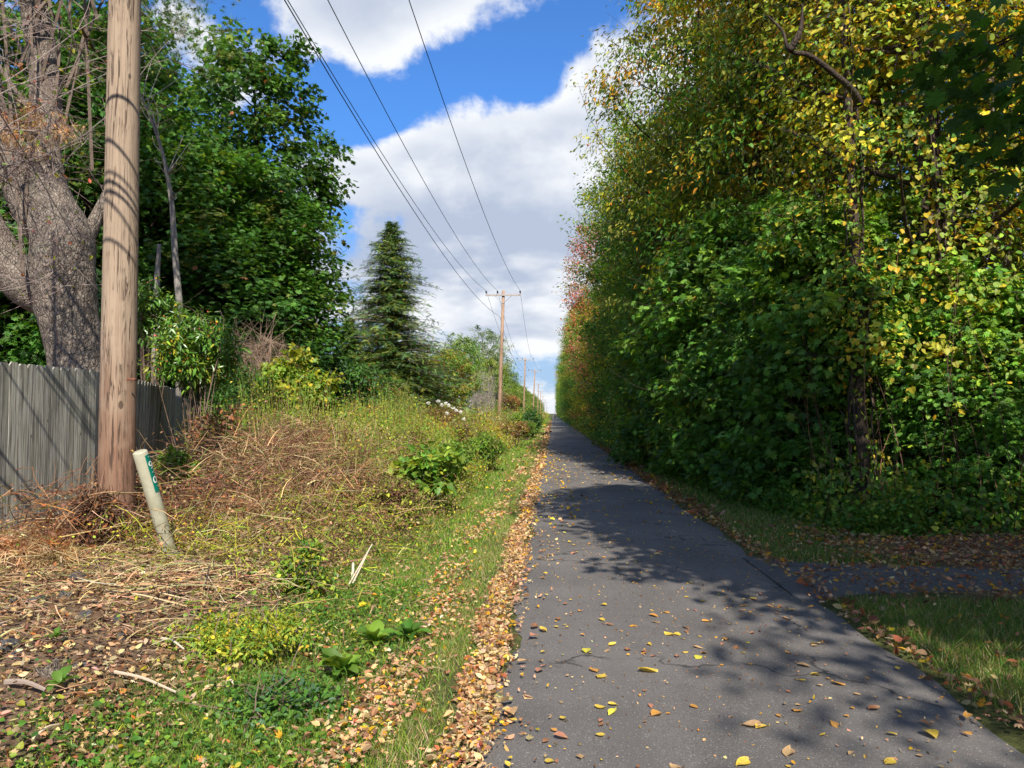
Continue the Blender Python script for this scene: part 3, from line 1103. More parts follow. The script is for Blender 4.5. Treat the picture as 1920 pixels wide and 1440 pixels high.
plant_tree(K['maple'], "young_maple", 4.35, 17.2, "second young maple along the trail, behind the broad-leaved one", GR, 2.2, .98, (1.25, 1.2, 1.1))
plant_tree(K['mixed'], "cherry_tree", 4.9, 18.0, "tall feathery olive and gold tree above the second maple", GR, .6, .98, (1.3, 1.3, .95))
plant_tree(K['maple'], "young_maple", 4.75, 15.4, "young maple between the two nearest ones along the trail", GR, 4.1, .8, (1.2, 1.2, 1.1))
plant_tree(K['maple'], "young_maple", 4.25, 19.9, "third young maple along the trail, under the feathery olive tree", GR, 5.3, .95, (1.2, 1.2, 1.1))
plant_tree(K['maple'], "young_maple", 4.0, 23.2, "farthest young maple along the trail, before the leafy trees", GR, 3.1, .95, (1.2, 1.2, 1.1))
plant_tree(K['mixed'], "cherry_tree", 4.2, 22.8, "tall feathery olive tree with drooping sprays against the sky", GR, 3.0, 1.02, (1.2, 1.15, .95))
plant_tree(K['green'], "leafy_tree", 3.9, 26.6, "dark green leafy tree below the feathery olive tree", GR, 1.2, .86, (1.7, 1.5, 1.1))
plant_tree(K['green'], "leafy_tree", 4.0, 31.5, "bright green tree standing left of the feathery olive tree", GR, 4.4, 1.02, (1.6, 1.45, 1.1))
plant_tree(K['green'], "leafy_tree", 4.2, 37.0, "dark green tree just before the red-topped maple", GR, 2.9, .98, (1.45, 1.4, 1.1))
plant_tree(K['green'], "cherry_tree", 4.2, 42.5, "olive tree half hidden before the red-topped maple", GR, 5.0, .78, (1.4, 1.3, 1))
plant_tree(K['red'], "red_maple", 3.2, 49.0, "maple with a pinkish red top along the right row", GR, 0, 1.0, (1.1, 1.1, 1.1))
plant_tree(K['gold'], "golden_tree", 3.8, 57.0, "yellow-gold tree beyond the red-topped maple", GR, 1, .95, (1.2, 1.05, .8))
# dark vine-wrapped trunks at the wood's edge
for (px_, lab, seed) in ((1622, "dark vine-wrapped trunk rising left of the other wrapped trunk", 33), (1782, "dark vine-wrapped trunk nearer the right picture edge", 34), (1905, "grey trunk seen through leaves at the right picture edge", 35)):
    rng = np.random.default_rng(seed)
    c = W(px_, 900, 11.7 if seed < 35 else 12.4)
    root = empty("wrapped_trunk", (c[0], c[1], float(H(c[0], c[1]))))
    tag(root, lab, "tree", GR)
    zt = np.linspace(-.1, 9.5, 26)
    P = np.c_[np.cumsum(rng.normal(0, .025, 26)), np.cumsum(rng.normal(.02, .02, 26)), zt]
    V, F = tube(P, np.linspace(.105, .05, 26) * (1 if seed < 35 else 1.5), 12, True, .08, rng)
    g = Geo().add(V, F)
    for k in range(7):
        a0 = rng.uniform(0, 6.28)
        zz2 = np.linspace(0, rng.uniform(3, 9), 30)
        q = np.c_[np.interp(zz2, zt, P[:, 0]) + (.17 - .008 * zz2) * np.cos(a0 + zz2 * rng.uniform(-.8, .8)), np.interp(zz2, zt, P[:, 1]) + (.17 - .008 * zz2) * np.sin(a0 + zz2 * .4), zz2]
        V, F = tube(q + rng.normal(0, .012, q.shape), .016, 5)
        g.add(V, F)
    g.build("trunk", M_BARKD if seed < 35 else M_BARK, root, True)
    n = 2200
    zz2 = rng.uniform(.3, 9.4, n)
    a = rng.uniform(0, 6.28, n)
    rad = (.10 + rng.exponential(.30, n)) * np.clip(.75 + .6 * np.sin(zz2 * 1.9 + seed), .25, 2)
    Pl = np.c_[np.interp(zz2, zt, P[:, 0]) + rad * np.cos(a), np.interp(zz2, zt, P[:, 1]) + rad * np.sin(a) * .8, zz2]
    Geo().add(*place('heart', Pl, rng.normal(0, .5, Pl.shape) + [0, -.5, .6], rng.normal(0, .5, Pl.shape) + [0, 0, -.7], rng.uniform(.05, .1, n), pal_pick(['lime', 'yg', 'y', 'g2', 'gold', 'olive'], [3, 3, 2, 2, .8, 1], n, rng))).build("vine_leaves", M_LEAF, root)
far_lab = "tree in the far stretch of the right-hand row"
rr = random.Random(12)
y_ = 64.0
while y_ < 420:
    kd = rr.choice(['green', 'green', 'mixed', 'gold', 'green', 'green'])
    col_ = {'green': 'green', 'mixed': 'olive', 'gold': 'yellowish', 'red': 'reddish'}[kd]
    plant_tree(K[kd], "leafy_tree", 3.9 + rr.uniform(-.3, .4), y_, f"{col_} {far_lab}", GR, rr.uniform(0, 6.3), rr.uniform(.85, 1.05), (rr.uniform(1.25, 1.6), rr.uniform(1.2, 1.45), 1.1))
    y_ += rr.uniform(5.0, 8.0) * (1 + y_ / 200)
# second row, seen through the gaps
y_ = 16.0
while y_ < 110:
    kd = rr.choice(['green', 'vine', 'mixed', 'green'])
    plant_tree(K[kd], "leafy_tree", (9.0 if y_ < 20 else 7.4) + rr.uniform(-.6, .8), y_, "tree of the second row, seen through gaps in the right-hand wall", GR, rr.uniform(0, 6.3), rr.uniform(.9, 1.1))
    y_ += rr.uniform(4.5, 7)
for x_ in (14.5, 18.5, 23):
    plant_tree(K['green'], "leafy_tree", x_, 13.5 + rr.uniform(-1, 2), "green tree far to the right along the side path", GR, rr.uniform(0, 6), 1)

# dark leaning limb and the bare stems that carry the vines
g = Geo()
rng = np.random.default_rng(31)
for pts in ([W(1612, 195, 11.3), W(1598, 170, 11.1), W(1575, 148, 10.9), W(1520, 105, 10.8), W(1480, 95, 10.7), W(1468, 60, 10.7), W(1440, 30, 10.7)],
            [W(1480, 95, 10.7), W(1500, 60, 10.6), W(1505, 10, 10.6)]):
    P = spline(pts, 22)
    V, F = tube(P, np.linspace(.062, .012, 22), 8, True, .05, rng)
    g.add(V, F, (.1, .07, .05))
o = g.build("dead_limb", M_BARKD, smooth=True)
tag(o, "dark crooked dead limb high among the yellow leaves", "branch")

# ---- tree that overhangs the trail from the right, its trunk just outside the picture
OV_LO, OV_HI = [('gd', 3), ('g', 4), ('dg', 2)], [('g', 4), ('g2', 3), ('lime', 1)]
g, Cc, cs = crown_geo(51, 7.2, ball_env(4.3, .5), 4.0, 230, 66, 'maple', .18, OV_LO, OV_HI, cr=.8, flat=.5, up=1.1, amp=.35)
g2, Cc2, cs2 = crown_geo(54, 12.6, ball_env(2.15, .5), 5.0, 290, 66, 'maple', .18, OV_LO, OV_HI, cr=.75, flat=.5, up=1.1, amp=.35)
g.add(np.concatenate(g2.V) + np.array([-2.5, .4, 0]), np.concatenate(g2.F), np.concatenate(g2.C))
Cc = np.vstack([Cc, Cc2 + np.array([-2.5, .4, 0])])
root = empty("overhanging_maple", (7.0, 2.3, 0))
tag(root, "maple whose dark leafy boughs hang into the top right corner", "tree")
bough_c = np.array([W(px_, py_, d_) for px_, py_, d_ in ((1850, 90, 7.0), (1900, 160, 6.8), (1800, 120, 7.2), (1880, 230, 7.0), (1925, 310, 6.9), (1770, 150, 7.3), (1940, 230, 6.6), (1990, 120, 6.5))])
rng = np.random.default_rng(52)
cid = np.repeat(np.arange(len(bough_c)), 46)
m = len(cid)
P = bough_c[cid] + rng.normal(0, 1, (m, 3)) * np.array([.26, .3, .12])
N = nrm(np.array([0, 0, 1.0]) + rng.normal(0, .3, (m, 3)))
T = rng.normal(0, .6, (m, 3)) + np.array([-.7, .3, -.5])
g.add(*place('maple', P - np.array([7.0, 2.3, 0]), N, T, rng.uniform(.11, .19, m), pal_pick(['gd', 'g', 'dg'], [3, 3, 2], m, rng)))
g.build("crown", M_LEAF, root)
wg = wood_geo(51, 9.8, .22, Cc, 50)
for c in bough_c[::2]:
    P = spline([np.array([0, 0, 4.0]), np.array([-1.2, 2.2, 5.2]), c - np.array([7.0, 2.3, 0])], 10)
    V, F = tube(P, np.linspace(.05, .008, 10), 5, False)
    wg.add(V, F)
wg.build("trunk", M_BARKD, root, True)
K['behind'] = Kind("shade_tree", 53, 12, ball_env(4.4, .5), 4.5, 150, 48, 'oval', .2, [('g', 3)], [('g', 3), ('yg', 1)], .2, 40, cr=.85, amp=.4)
plant_tree(K['behind'], "shade_tree", 7.0, -4.3, "leafy tree behind the viewer that dapples the trail with shade", None, .5)

# ------------------------------------------------------------------ left trees
GL = "trees left of the trail behind the fence"
plant_tree(K['lmaple'], "maple_tree", *W(470, 700, 24)[:2], "tall maple with sunlit right side rising against the sky", GL, 0.3, .92, (.75, .78, .8), sz=1.05)
plant_tree(K['lmaple'], "maple_tree", *W(385, 700, 20.5)[:2], "dark green maple left of the sunlit tall maple", GL, 2.3, .9, (.8, .85, .9), sz=.68)
plant_tree(K['lmaple'], "maple_tree", *W(500, 700, 22)[:2], "lower maple at the foot of the sunlit tall maple", GL, 4.3, .72, (.95, .98, .9), sz=.62)
plant_tree(K['lmaple'], "maple_tree", *W(215, 700, 19)[:2], "dark maple behind the near utility pole", GL, 1.3, .72, (.85, .92, .95), sz=.92)
plant_tree(K['lmaple'], "maple_tree", *W(150, 700, 22)[:2], "dark maple right behind the big pine trunk", GL, 5.3, 1.1, (.85, .92, .95), sz=1)
plant_tree(K['lmaple'], "maple_tree", *W(20, 700, 20)[:2], "dark maple at the left picture edge behind the pine", GL, 3.3, 1.1, (.85, .92, .95), sz=.95)
plant_tree(K['lmaple'], "maple_tree", -20, 21, "dark maple far left behind the fence", GL, 3.9, 1.1, (.8, .9, .95))
plant_tree(K['lmaple'], "maple_tree", -17, 31, "maple in the back row behind the fence", GL, .2, 1.2, (.85, .9, .95))
plant_tree(K['lmaple'], "maple_tree", -13, 30, "maple in the back row left behind the sunlit tall maple", GL, 5.2, 1.0, (.9, .95, .95), sz=.85)


# big old pine behind the fence
PD = 10.35
pine = empty("pine_tree", (*W(140, 700, PD)[:2], .3))
tag(pine, "old pine with thick forked scaly trunk behind the fence", "tree")
po = np.array(pine.location)
g = Geo()
rng = np.random.default_rng(61)


def px_limb(rows, n, sides, d=PD):
    P, R = [], []
    for (px_, py_, rp, dd) in rows:
        P.append(W(px_, py_, d + dd) - po)
        R.append(rp / FPX * (d + dd))
    S_ = spline(np.c_[P, R], n)
    V, F = tube(S_[:, :3], S_[:, 3], sides, True, .045, rng)
    g.add(V, F)


px_limb([(150, 840, 62, 0), (148, 700, 52, 0), (130, 610, 52, 0), (118, 530, 60, 0), (118, 450, 55, 0), (95, 370, 38, .05), (84, 300, 30, .1), (86, 200, 28, .2), (80, 100, 27, .3), (62, 0, 25, .4), (50, -150, 24, .5), (40, -350, 22, .6), (20, -700, 14, .8)], 60, 26)
px_limb([(125, 560, 44, 0), (70, 545, 42, -.05), (15, 495, 38, -.1), (-40, 400, 34, -.2), (-80, 250, 30, -.3), (-110, 0, 26, -.4), (-130, -400, 16, -.5)], 36, 20)
px_limb([(105, 450, 40, .05), (50, 390, 30, .1), (20, 310, 24, .2), (-10, 200, 20, .3), (-40, 0, 16, .4)], 30, 16)
px_limb([(150, 470, 20, .1), (180, 410, 13, .25), (215, 330, 8, .4), (232, 260, 5, .5)], 14, 10)
g.build("trunk", M_BARK, pine, True)
g = Geo()
rng = np.random.default_rng(62)
n = 1900
cc = np.stack([np.clip(rng.normal(-1.8, 1.7, n), -6, 1.0 - rng.exponential(.5, n)), rng.normal(.3, 1.6, n).clip(-3, 3), rng.uniform(7.6, 15, n)], -1)
ends = cc
P = np.repeat(cc, 5, 0) + rng.normal(0, .22, (n * 5, 3))
g.add(*place('needles', P, rng.normal(0, 1, P.shape), nrm(rng.normal(0, 1, P.shape) + [0, 0, .3]), rng.uniform(.12, .2, len(P)), pal_pick(['gd', 'bluegr', 'g', 'olive'], [2, 3, 2, 1], len(P), rng)))
V, F, C = stems(np.tile([-.5, 0, 10.0], (140, 1)) + rng.normal(0, .3, (140, 3)) * [1, 1, 8], cc[:140] * [.5, .5, .9], cc[:140], .03, .01, 3, (.16, .12, .09))
g.add(V, F, C)
# pine spray against the sky and a dead orange bough by the trunk
for (px_, py_, d_, names_, cnt, sx) in ((330, 60, 13.5, ['lime', 'pale', 'olive', 'g'], 330, (.55, .6, .35)), (290, 30, 13.5, ['g', 'olive', 'bluegr'], 260, (.5, .6, .45)), (60, 225, 9.9, ['rust', 'peach', 'tan'], 60, (.20, .25, .09)), (30, 265, 9.9, ['rust', 'peach', 'tan'], 50, (.15, .25, .1)),
                                         (120, 240, 9.9, ['peach', 'tan'], 30, (.08, .1, .1))):
    c = W(px_, py_, d_) - po
    P = c + rng.normal(0, 1, (cnt, 3)) * np.array(sx)
    g.add(*place('needles', P, rng.normal(0, 1, P.shape), nrm(rng.normal(0, .5, P.shape) + [.1, 0, -.7 if names_[0] == 'rust' or names_[0] == 'peach' else .25]), rng.uniform(.12, .2, cnt), pal_pick(names_, [1] * len(names_), cnt, rng)))
g.build("crown", M_NEEDLE, pine)


# bare twiggy tree whose branches cross in front of the pine
def twig_tree(name, label, roots, seed, n1, n2, n3, r0, spread, cc=(.30, .25, .21), leaf=None, cat="tree", berries=0, long1=1.4):
    rng = np.random.default_rng(seed)
    root = empty(name, (*roots[0][:2], float(H(*roots[0][:2]))))
    tag(root, label, cat)
    o_ = np.array(root.location)
    g = Geo()
    starts = []
    for rt in roots:
        P = spline(rt, 14) if len(rt) > 3 and hasattr(rt[0], '__len__') else rt
        starts.append(P)
    return root, o_, g, rng


bare = empty("bare_tree", (-6.1, 5.6, .35))
tag(bare, "leafless twiggy tree whose thin branches cross before the pine trunk", "tree")
bo = np.array(bare.location)
g = Geo()
rng = np.random.default_rng(71)
trunk_p = spline([bo + [0, 0, -.2], bo + [.05, .1, 1.5], bo + [-.05, .3, 3.2], bo + [.1, .5, 5.0], bo + [.0, .8, 7.0]], 20)
V, F = tube(trunk_p - bo, np.linspace(.09, .02, 20), 10, True, .05, rng)
g.add(V, F, (.22, .18, .15))
tips_ = []
for k in range(36):
    s0 = trunk_p[rng.integers(6, 20)]
    tgt = W(rng.uniform(-60, 205), rng.uniform(-60, 560), rng.uniform(7.6, 9.6))
    if k % 9 == 0:
        tgt = W(rng.uniform(270, 390), rng.uniform(20, 110), rng.uniform(8.5, 9.5))
    mid = (s0 + tgt) / 2 + rng.normal(0, .4, 3) + np.array([0, 0, .15])
    P = spline([s0, mid, tgt], 12)
    V, F = tube(P - bo, np.linspace(.0105, .003, 12), 5, False)
    g.add(V, F, np.array([.27, .22, .19]) * rng.uniform(.7, 1.15))
    for q in range(11):
        b0 = P[rng.integers(4, 12)]
        e = b0 + rng.normal(0, 1, 3) * np.array([.38, .25, .22])
        V, F, C = stems(b0[None] - bo, ((b0 + e) / 2 + rng.normal(0, .07, 3))[None] - bo, e[None] - bo, .0042, .0018, 4, (.24, .19, .165))
        g.add(V, F, C)
        tips_.append(e)
        for q2 in range(2):
            e2 = e + rng.normal(0, .16, 3)
            b1 = (b0 + e) / 2
            V, F, C = stems(b1[None] - bo, ((b1 + e2) / 2 + rng.normal(0, .04, 3))[None] - bo, e2[None] - bo, .003, .0015, 3, (.27, .19, .17))
            g.add(V, F, C)
            tips_.append(e2)
for k in range(16):
    zc = rng.uniform(3.3, 5.2)
    s0 = np.array([np.interp(zc - .4, trunk_p[:, 2], trunk_p[:, 0]), np.interp(zc - .4, trunk_p[:, 2], trunk_p[:, 1]), zc - .4])
    tgt = np.array([rng.uniform(-4.9, -4.5), rng.uniform(4.6, 5.9), zc + rng.uniform(-.1, .7)])
    if k >= 9:
        zc = rng.uniform(5.0, 6.8)
        s0 = trunk_p[rng.integers(13, 19)]
        tgt = np.array([rng.uniform(-3.1, -2.6), rng.uniform(3.6, 4.6), zc + .6])
    P = spline([s0, (s0 + tgt) / 2 + rng.normal(0, .12, 3), tgt], 12)
    V, F = tube(P - bo, np.linspace(.032, .008, 12), 6, False)
    g.add(V, F, (.24, .20, .17))
g.build("branches", M_TWIG, bare)
tips_ = np.array(tips_)
g = Geo()
sel = tips_[rng.uniform(0, 1, len(tips_)) < .30]
g.add(*place('oval', sel - bo, rng.normal(0, 1, sel.shape) + [0, 0, .6], rng.normal(0, 1, sel.shape) + [0, 0, -.6], rng.uniform(.03, .07, len(sel)), pal_pick(['lime', 'yg', 'rust', 'r', 'olive'], [3, 2, 2, 1, 2], len(sel), rng)))
g.build("leaves", M_LEAF, bare)
# leaf twig that throws its shadow on the pole
# pale slim dead sapling, snag
for nm, lab, rows, rad in (("dead_sapling", "slim pale leafless sapling standing before the dark maples", [(338, 590, 15), (328, 470, 15), (322, 380, 15), (308, 300, 15), (290, 240, 15), (268, 190, 15)], (.075, .018)),
                           ("broken_snag", "short broken grey snag between the pole and the pale sapling", [(292, 600, 14.2), (294, 530, 14.2), (296, 500, 14.2), (299, 458, 14.2)], (.07, .035))):
    P = spline([W(*r) for r in rows], 18)
    base = np.array([P[0][0], P[0][1], .3])
    P = np.vstack([base, P])
    root = empty(nm, base)
    tag(root, lab, "tree")
    V, F = tube(P - base, np.linspace(rad[0], rad[1], len(P)), 9, True, .05, rng)
    g = Geo().add(V, F)
    g.build("trunk", M_BARKL, root, True)
    if nm == "dead_sapling":
        g = Geo()
        for k in range(26):
            i0 = rng.integers(8, len(P))
            b0 = P[i0]
            e = b0 + np.array([rng.normal(0, .35), rng.normal(0, .25), rng.uniform(.2, 1.2)])
            V, F, C = stems(b0[None] - base, ((b0 + e) / 2 + [rng.normal(0, .12), 0, -.1])[None] - base, e[None] - base, .016, .004, 4, (.33, .29, .25))
            g.add(V, F, C)
        g.build("branches", M_TWIG, root)

# ---- hemlock
def conifer(seed, Ht, R, n, size, z0, names_, wts, tr):
    rng = np.random.default_rng(seed)
    g, wd = Geo(), Geo()
    rel = rng.uniform(0, 1, n) ** 1.15
    ang = rng.uniform(0, 6.28, n)
    z = z0 + (Ht - z0) * rel
    L = R * (1 - rel) ** .72 * (rng.uniform(.38, 1.25, n)) * lumpy(ang, rel * 14, seed, .42) + .05
    d = np.stack([np.cos(ang), np.sin(ang), np.zeros(n)], -1)
    b0 = np.stack([np.zeros(n), np.zeros(n), z], -1)
    e = b0 + d * L[:, None] + np.array([0, 0, 1.0]) * (-.10 * L + .25 * rel)[:, None]
    V, F, C = stems(b0, (b0 + e) / 2 + np.array([0, 0, .12]) * L[:, None], e, .008 + .008 * L, .004, 3, (.16, .13, .11))
    wd.add(V, F, C)
    for k, f in enumerate(np.linspace(.22, 1.0, 11)):
        for sd in (-1, 1):
            kp = rng.uniform(0, 1, n) < .82
            P = (b0 + (e - b0) * f + np.array([0, 0, .45]) * (L * f * (1 - f))[:, None])[kp]
            per = np.stack([-d[:, 1], d[:, 0], np.zeros(n)], -1)[kp] * sd
            T = d[kp] * .8 + per * .75 + rng.normal(0, .4, P.shape) + [0, 0, -.30]
            N = np.array([0, 0, 1.0]) + rng.normal(0, .3, P.shape)
            s_ = size * rng.uniform(.6, 1.2, len(P)) * (1 - .3 * f) * (.45 + .55 * (1 - rel[kp]))
            g.add(*place('frond', P, N, T, s_, pal_pick(names_, wts, len(P), rng)))
    P = spline([[0, 0, -.2], [.05, 0, Ht * .4], [0, .05, Ht]], 14)
    V, F = tube(P, np.linspace(tr, .015, 14), 9, True, .03, rng)
    wd.add(V, F, (.2, .16, .13))
    return g, wd


g, wd = conifer(81, 10.7, 4.0, 1150, .62, 1.2, ['gd', 'bluegr', 'olive', 'pale'], [2, 3, 2, 1], .16)
hx = W(733, 700, 36)
hem = empty("hemlock_tree", (hx[0], hx[1], .0))
tag(hem, "tall pointed hemlock standing alone against the clouds", "tree")
wd.build("trunk", M_BARK, hem)
o = g.build("crown", M_NEEDLE, hem)
o.color = (1.0, 1.0, .75, 1)
o2 = empty("hemlock_tree", (*W(655, 700, 34)[:2], 0), 2.0)
tag(o2, "smaller pale hemlock between the large maple and the tall hemlock", "tree")
for c in list(hem.children):
    cc_ = c.copy()
    COL.objects.link(cc_)
    cc_.parent = o2
    if c.name.startswith("crown"):
        cc_.color = (1.4, 1.35, 1.0, 1)
o2.scale = (.62, .62, .55)


# ------------------------------------------------------------------ shrubs
def shrub(name, label, px_, py_, d_, rx, rz_, seed, n_cl, n_leaf, tpl, size, pal, cat="shrub", m=None, stem_c=(.16, .11, .08), cr=.3, extra=None, zb=None, nst=40, up=.9, group=None):
    """many-stemmed bush with its foliage centred on a place"""
    c = W(px_, py_, d_)
    rng = np.random.default_rng(seed)
    gz = float(H(c[0], c[1])) if zb is None else zb
    root = empty(name, (c[0], c[1], gz))
    tag(root, label, cat, group)
    o_ = np.array(root.location)
    d = nrm(rng.normal(0, 1, (n_cl, 3)))
    rr_ = rng.uniform(.1, 1, n_cl) ** .5
    amp = 1 + .25 * np.sin(d[:, 0] * 5 + seed) * np.cos(d[:, 2] * 4 + seed * 2)
    C0 = np.array([0, 0, c[2] - gz]) + d * (rr_ * amp)[:, None] * np.array([rx, rx, rz_])
    C0[:, 2] = np.maximum(C0[:, 2], .08)
    cid = np.repeat(np.arange(n_cl), n_leaf)
    mm = len(cid)
    dd = nrm(rng.normal(0, 1, (mm, 3)))
    P = C0[cid] + dd * (rng.uniform(0, 1, mm) ** .5)[:, None] * cr * np.array([1, 1, .7])
    N = nrm(np.array([0, 0, up]) + dd * .6 + rng.normal(0, .35, (mm, 3)))
    T = dd * .7 + rng.normal(0, .5, (mm, 3)) + [0, 0, -.35]
    names_, wts = [k for k, _ in pal], [v for _, v in pal]
    base = pal_pick(names_, wts, n_cl, rng, .15)[cid]
    other = pal_pick(names_, wts, mm, rng, .15)
    col = np.where(rng.uniform(0, 1, (mm, 1)) < .6, base * np.exp(rng.normal(0, .15, (mm, 1))), other)
    g = Geo().add(*place(tpl, P, N, T, size * rng.uniform(.6, 1.25, mm), np.clip(col, 0, .9)))
    if extra:
        nm, ecol, cnt, esz = extra
        sel = rng.integers(0, mm, cnt)
        eg = Geo().add(*place('round', P[sel] + rng.normal(0, .03, (cnt, 3)) + [0, -.04, .03], rng.normal(0, 1, (cnt, 3)), rng.normal(0, 1, (cnt, 3)), esz * rng.uniform(.7, 1.2, cnt), pal_pick(ecol, [1] * len(ecol), cnt, rng)))
        eg.build(nm, M_DRY, root)
    k = rng.integers(0, n_cl, nst)
    B0 = np.c_[rng.normal(0, rx * .18, (nst, 2)), np.full(nst, -.05)]
    V, F, C = stems(B0, (B0 + C0[k]) / 2 + rng.normal(0, rx * .12, (nst, 3)) + [0, 0, rz_ * .2], C0[k], .012, .004, 4, stem_c)
    sg = Geo().add(V, F, C)
    k2 = rng.integers(0, n_cl, nst * 3)
    e = C0[k2] + rng.normal(0, cr * .8, (nst * 3, 3))
    V, F, C = stems(C0[k2], (C0[k2] + e) / 2 + rng.normal(0, .05, e.shape), e, .005, .002, 2, stem_c)
    sg.add(V, F, C)
    sg.build("stems", M_TWIG, root)
    g.build("foliage", m or M_LEAF, root)
    return root


shrub("berry_shrub", "glossy green shrub with orange berries at the fence end", 378, 668, 12.3, .62, .62, 101, 70, 60, 'lance', .13, [('g', 3), ('g2', 4), ('lime', 2.5), ('yg', .6)], m=M_GLOSS, cr=.26, extra=("berries", ['o', 'gold', 'r'], 260, .035))
shrub("berry_shrub", "narrow upper sprig of the glossy shrub beside the near pole", 285, 585, 12.6, .38, .55, 102, 34, 55, 'lance', .12, [('g', 3), ('g2', 4), ('lime', 2)], m=M_GLOSS, cr=.22, extra=("berries", ['o', 'gold'], 60, .035))
shrub("vine_shrub", "bush covered by bright yellow-green vine leaves below the maples", 550, 735, 17, .85, .95, 103, 100, 55, 'heart', .105, [('lime', 4), ('yg', 3), ('g2', 2), ('y', .8)], cr=.26)
shrub("vine_shrub", "trailing yellow-green vine edge right of the vine-covered bush", 600, 775, 17.5, .5, .35, 104, 40, 50, 'heart', .10, [('lime', 3), ('yg', 3), ('y', 1.2), ('olive', 1)], cr=.22)
shrub("bramble", "tangle of bare brown bramble stems left of the vine-covered bush", 480, 690, 17.4, .9, .8, 105, 60, 4, 'oval', .06, [('b', 2), ('olive', 1), ('rust', 1)], stem_c=(.26, .18, .13), cr=.4, nst=330)
shrub("dark_shrub", "dark green low bush under the large maple", 650, 735, 25, 1.35, 1.2, 106, 90, 70, 'oval', .13, [('gd', 3), ('g', 3), ('bluegr', 2), ('rust', .25)], cr=.4)
shrub("dark_shrub", "shadowed green bush between the fence end and the vines", 440, 740, 16.4, .9, .9, 107, 70, 60, 'lance', .11, [('gd', 3), ('g', 3), ('g2', 1), ('olive', 1)], cr=.3)
shrub("olive_shrub", "fine-leaved olive and reddish bush below the hemlock", 715, 770, 26, 1.35, .95, 108, 130, 90, 'simple', .065, [('olive', 4), ('g2', 2), ('rust', 1.1), ('yg', 1.6), ('pale', 1)], cr=.36)
shrub("olive_shrub", "lower olive bush left of the fine-leaved reddish one", 655, 795, 22, .9, .65, 109, 90, 80, 'simple', .06, [('olive', 4), ('g2', 2), ('lime', 1.5), ('b', .8), ('yg', 1)], cr=.3)
shrub("round_bush", "large round clipped-looking bush with bronze leaf tips", 833, 712, 42, 1.75, 1.75, 110, 300, 75, 'simple', .12, [('g2', 3), ('lime', 4), ('yg', 1.2), ('rust', 1.0), ('gold', .8)], cr=.42, up=.6)
shrub("round_bush", "smaller green bush between the hemlock and the round bush", 782, 722, 41, 1.1, 1.3, 111, 120, 70, 'simple', .12, [('g2', 4), ('lime', 3), ('yg', 1.5)], cr=.42)
shrub("hydrangea", "fading hydrangea with brown leaves and white flower heads", 815, 788, 31, 1.15, .55, 112, 90, 70, 'simple', .07, [('rust', 2), ('b', 1.5), ('pk', .8), ('olive', 3), ('peach', .8)], cr=.32)
hyd = bpy.data.objects["hydrangea"]
rng = np.random.default_rng(113)
for k, (px_, py_) in enumerate(((803, 756), (822, 752), (828, 759), (836, 756), (842, 760), (850, 765), (856, 770), (864, 772), (838, 775), (870, 786))):
    c = W(px_, py_, 30.2) - np.array(hyd.location)
    d = nrm(rng.normal(0, 1, (60, 3)))
    Geo().add(*place('round', c + d * np.array([.07, .07, .05]), d, rng.normal(0, 1, d.shape), .035, pal_pick(['white'], [1], 60, rng, .05))).build("flower_head", M_DRY, hyd)
for k, (px_, py_, d_, rx, lab) in enumerate(((775, 808, 21, .75, "goldenrod clump in yellow bloom under the olive bush"), (835, 822, 22, .7, "goldenrod clump right of the largest yellow bloom"), (905, 812, 33, .9, "goldenrod clump before the second utility pole"), (945, 805, 42, .9, "goldenrod clump right at the second utility pole"))):
    shrub("goldenrod", lab, px_, py_, d_, rx, .42, 120 + k, 60, 60, 'simple', .05, [('y', 2.5), ('yg', 2.5), ('gold', 1), ('olive', 2)], cat="wildflower", cr=.22, group="goldenrod clumps in the weeds")
# rounded clumps that break up the weed strip
CL = [(600, 815, 17.5, .75, .45, 'o', "brownish weed clump below the trailing vine"), (665, 822, 18.5, .8, .42, 'l', "pale lime weed clump in front of the olive bushes"), (735, 838, 16.5, .7, .36, 'o', "olive weed clump between the goldenrod and the brown heap"),
      (800, 842, 17.5, .6, .36, 'l', "lime weed clump right of the goldenrod"), (870, 830, 22, .8, .42, 'o', "olive weed clump halfway to the second pole"), (910, 838, 21, .5, .32, 'g', "small green weed clump near the mown verge"),
      (690, 792, 22, .9, .55, 'r', "reddish-brown weed clump below the fine-leaved bush"), (890, 800, 36, 1.0, .5, 'l', "yellow-lime weed mound left of the second pole foot"), (960, 806, 38, .8, .42, 'r', "rusty weed mound right of the second pole foot"),
      (985, 802, 46, .7, .45, 'g', "bright green weed mound by the verge beyond the second pole"), (845, 858, 15.5, .42, .3, 'g', "green weed clump just behind the broad-leaved plant"), (620, 850, 14.4, .6, .3, 'r', "withered russet clump beside the straw pile"),
      (470, 800, 15.2, .7, .35, 'o', "olive-brown clump under the bare bramble"), (530, 812, 15.6, .6, .3, 'l', "yellow-green clump at the foot of the vine bush")]
CP = dict(o=[('olive', 4), ('b', 1.2), ('yg', 1.4), ('brn2', 1)], l=[('lime', 3), ('yg', 3), ('olive', 2), ('straw', .6)], g=[('g2', 3), ('lime', 3), ('olive', 1)], r=[('rust', 1.4), ('brn2', 2), ('olive', 3), ('tan', 1), ('yg', .6)])
for k, (px_, py_, d_, rx, rz_, cp, lab) in enumerate(CL):
    shrub("weed_clump", lab, px_, py_, d_, rx, rz_, 160 + k, 70, 60, 'oval' if k % 3 else 'lance', .045 + .0012 * d_, CP[cp], cat="weeds", cr=.2, group="weed clumps left of the verge")
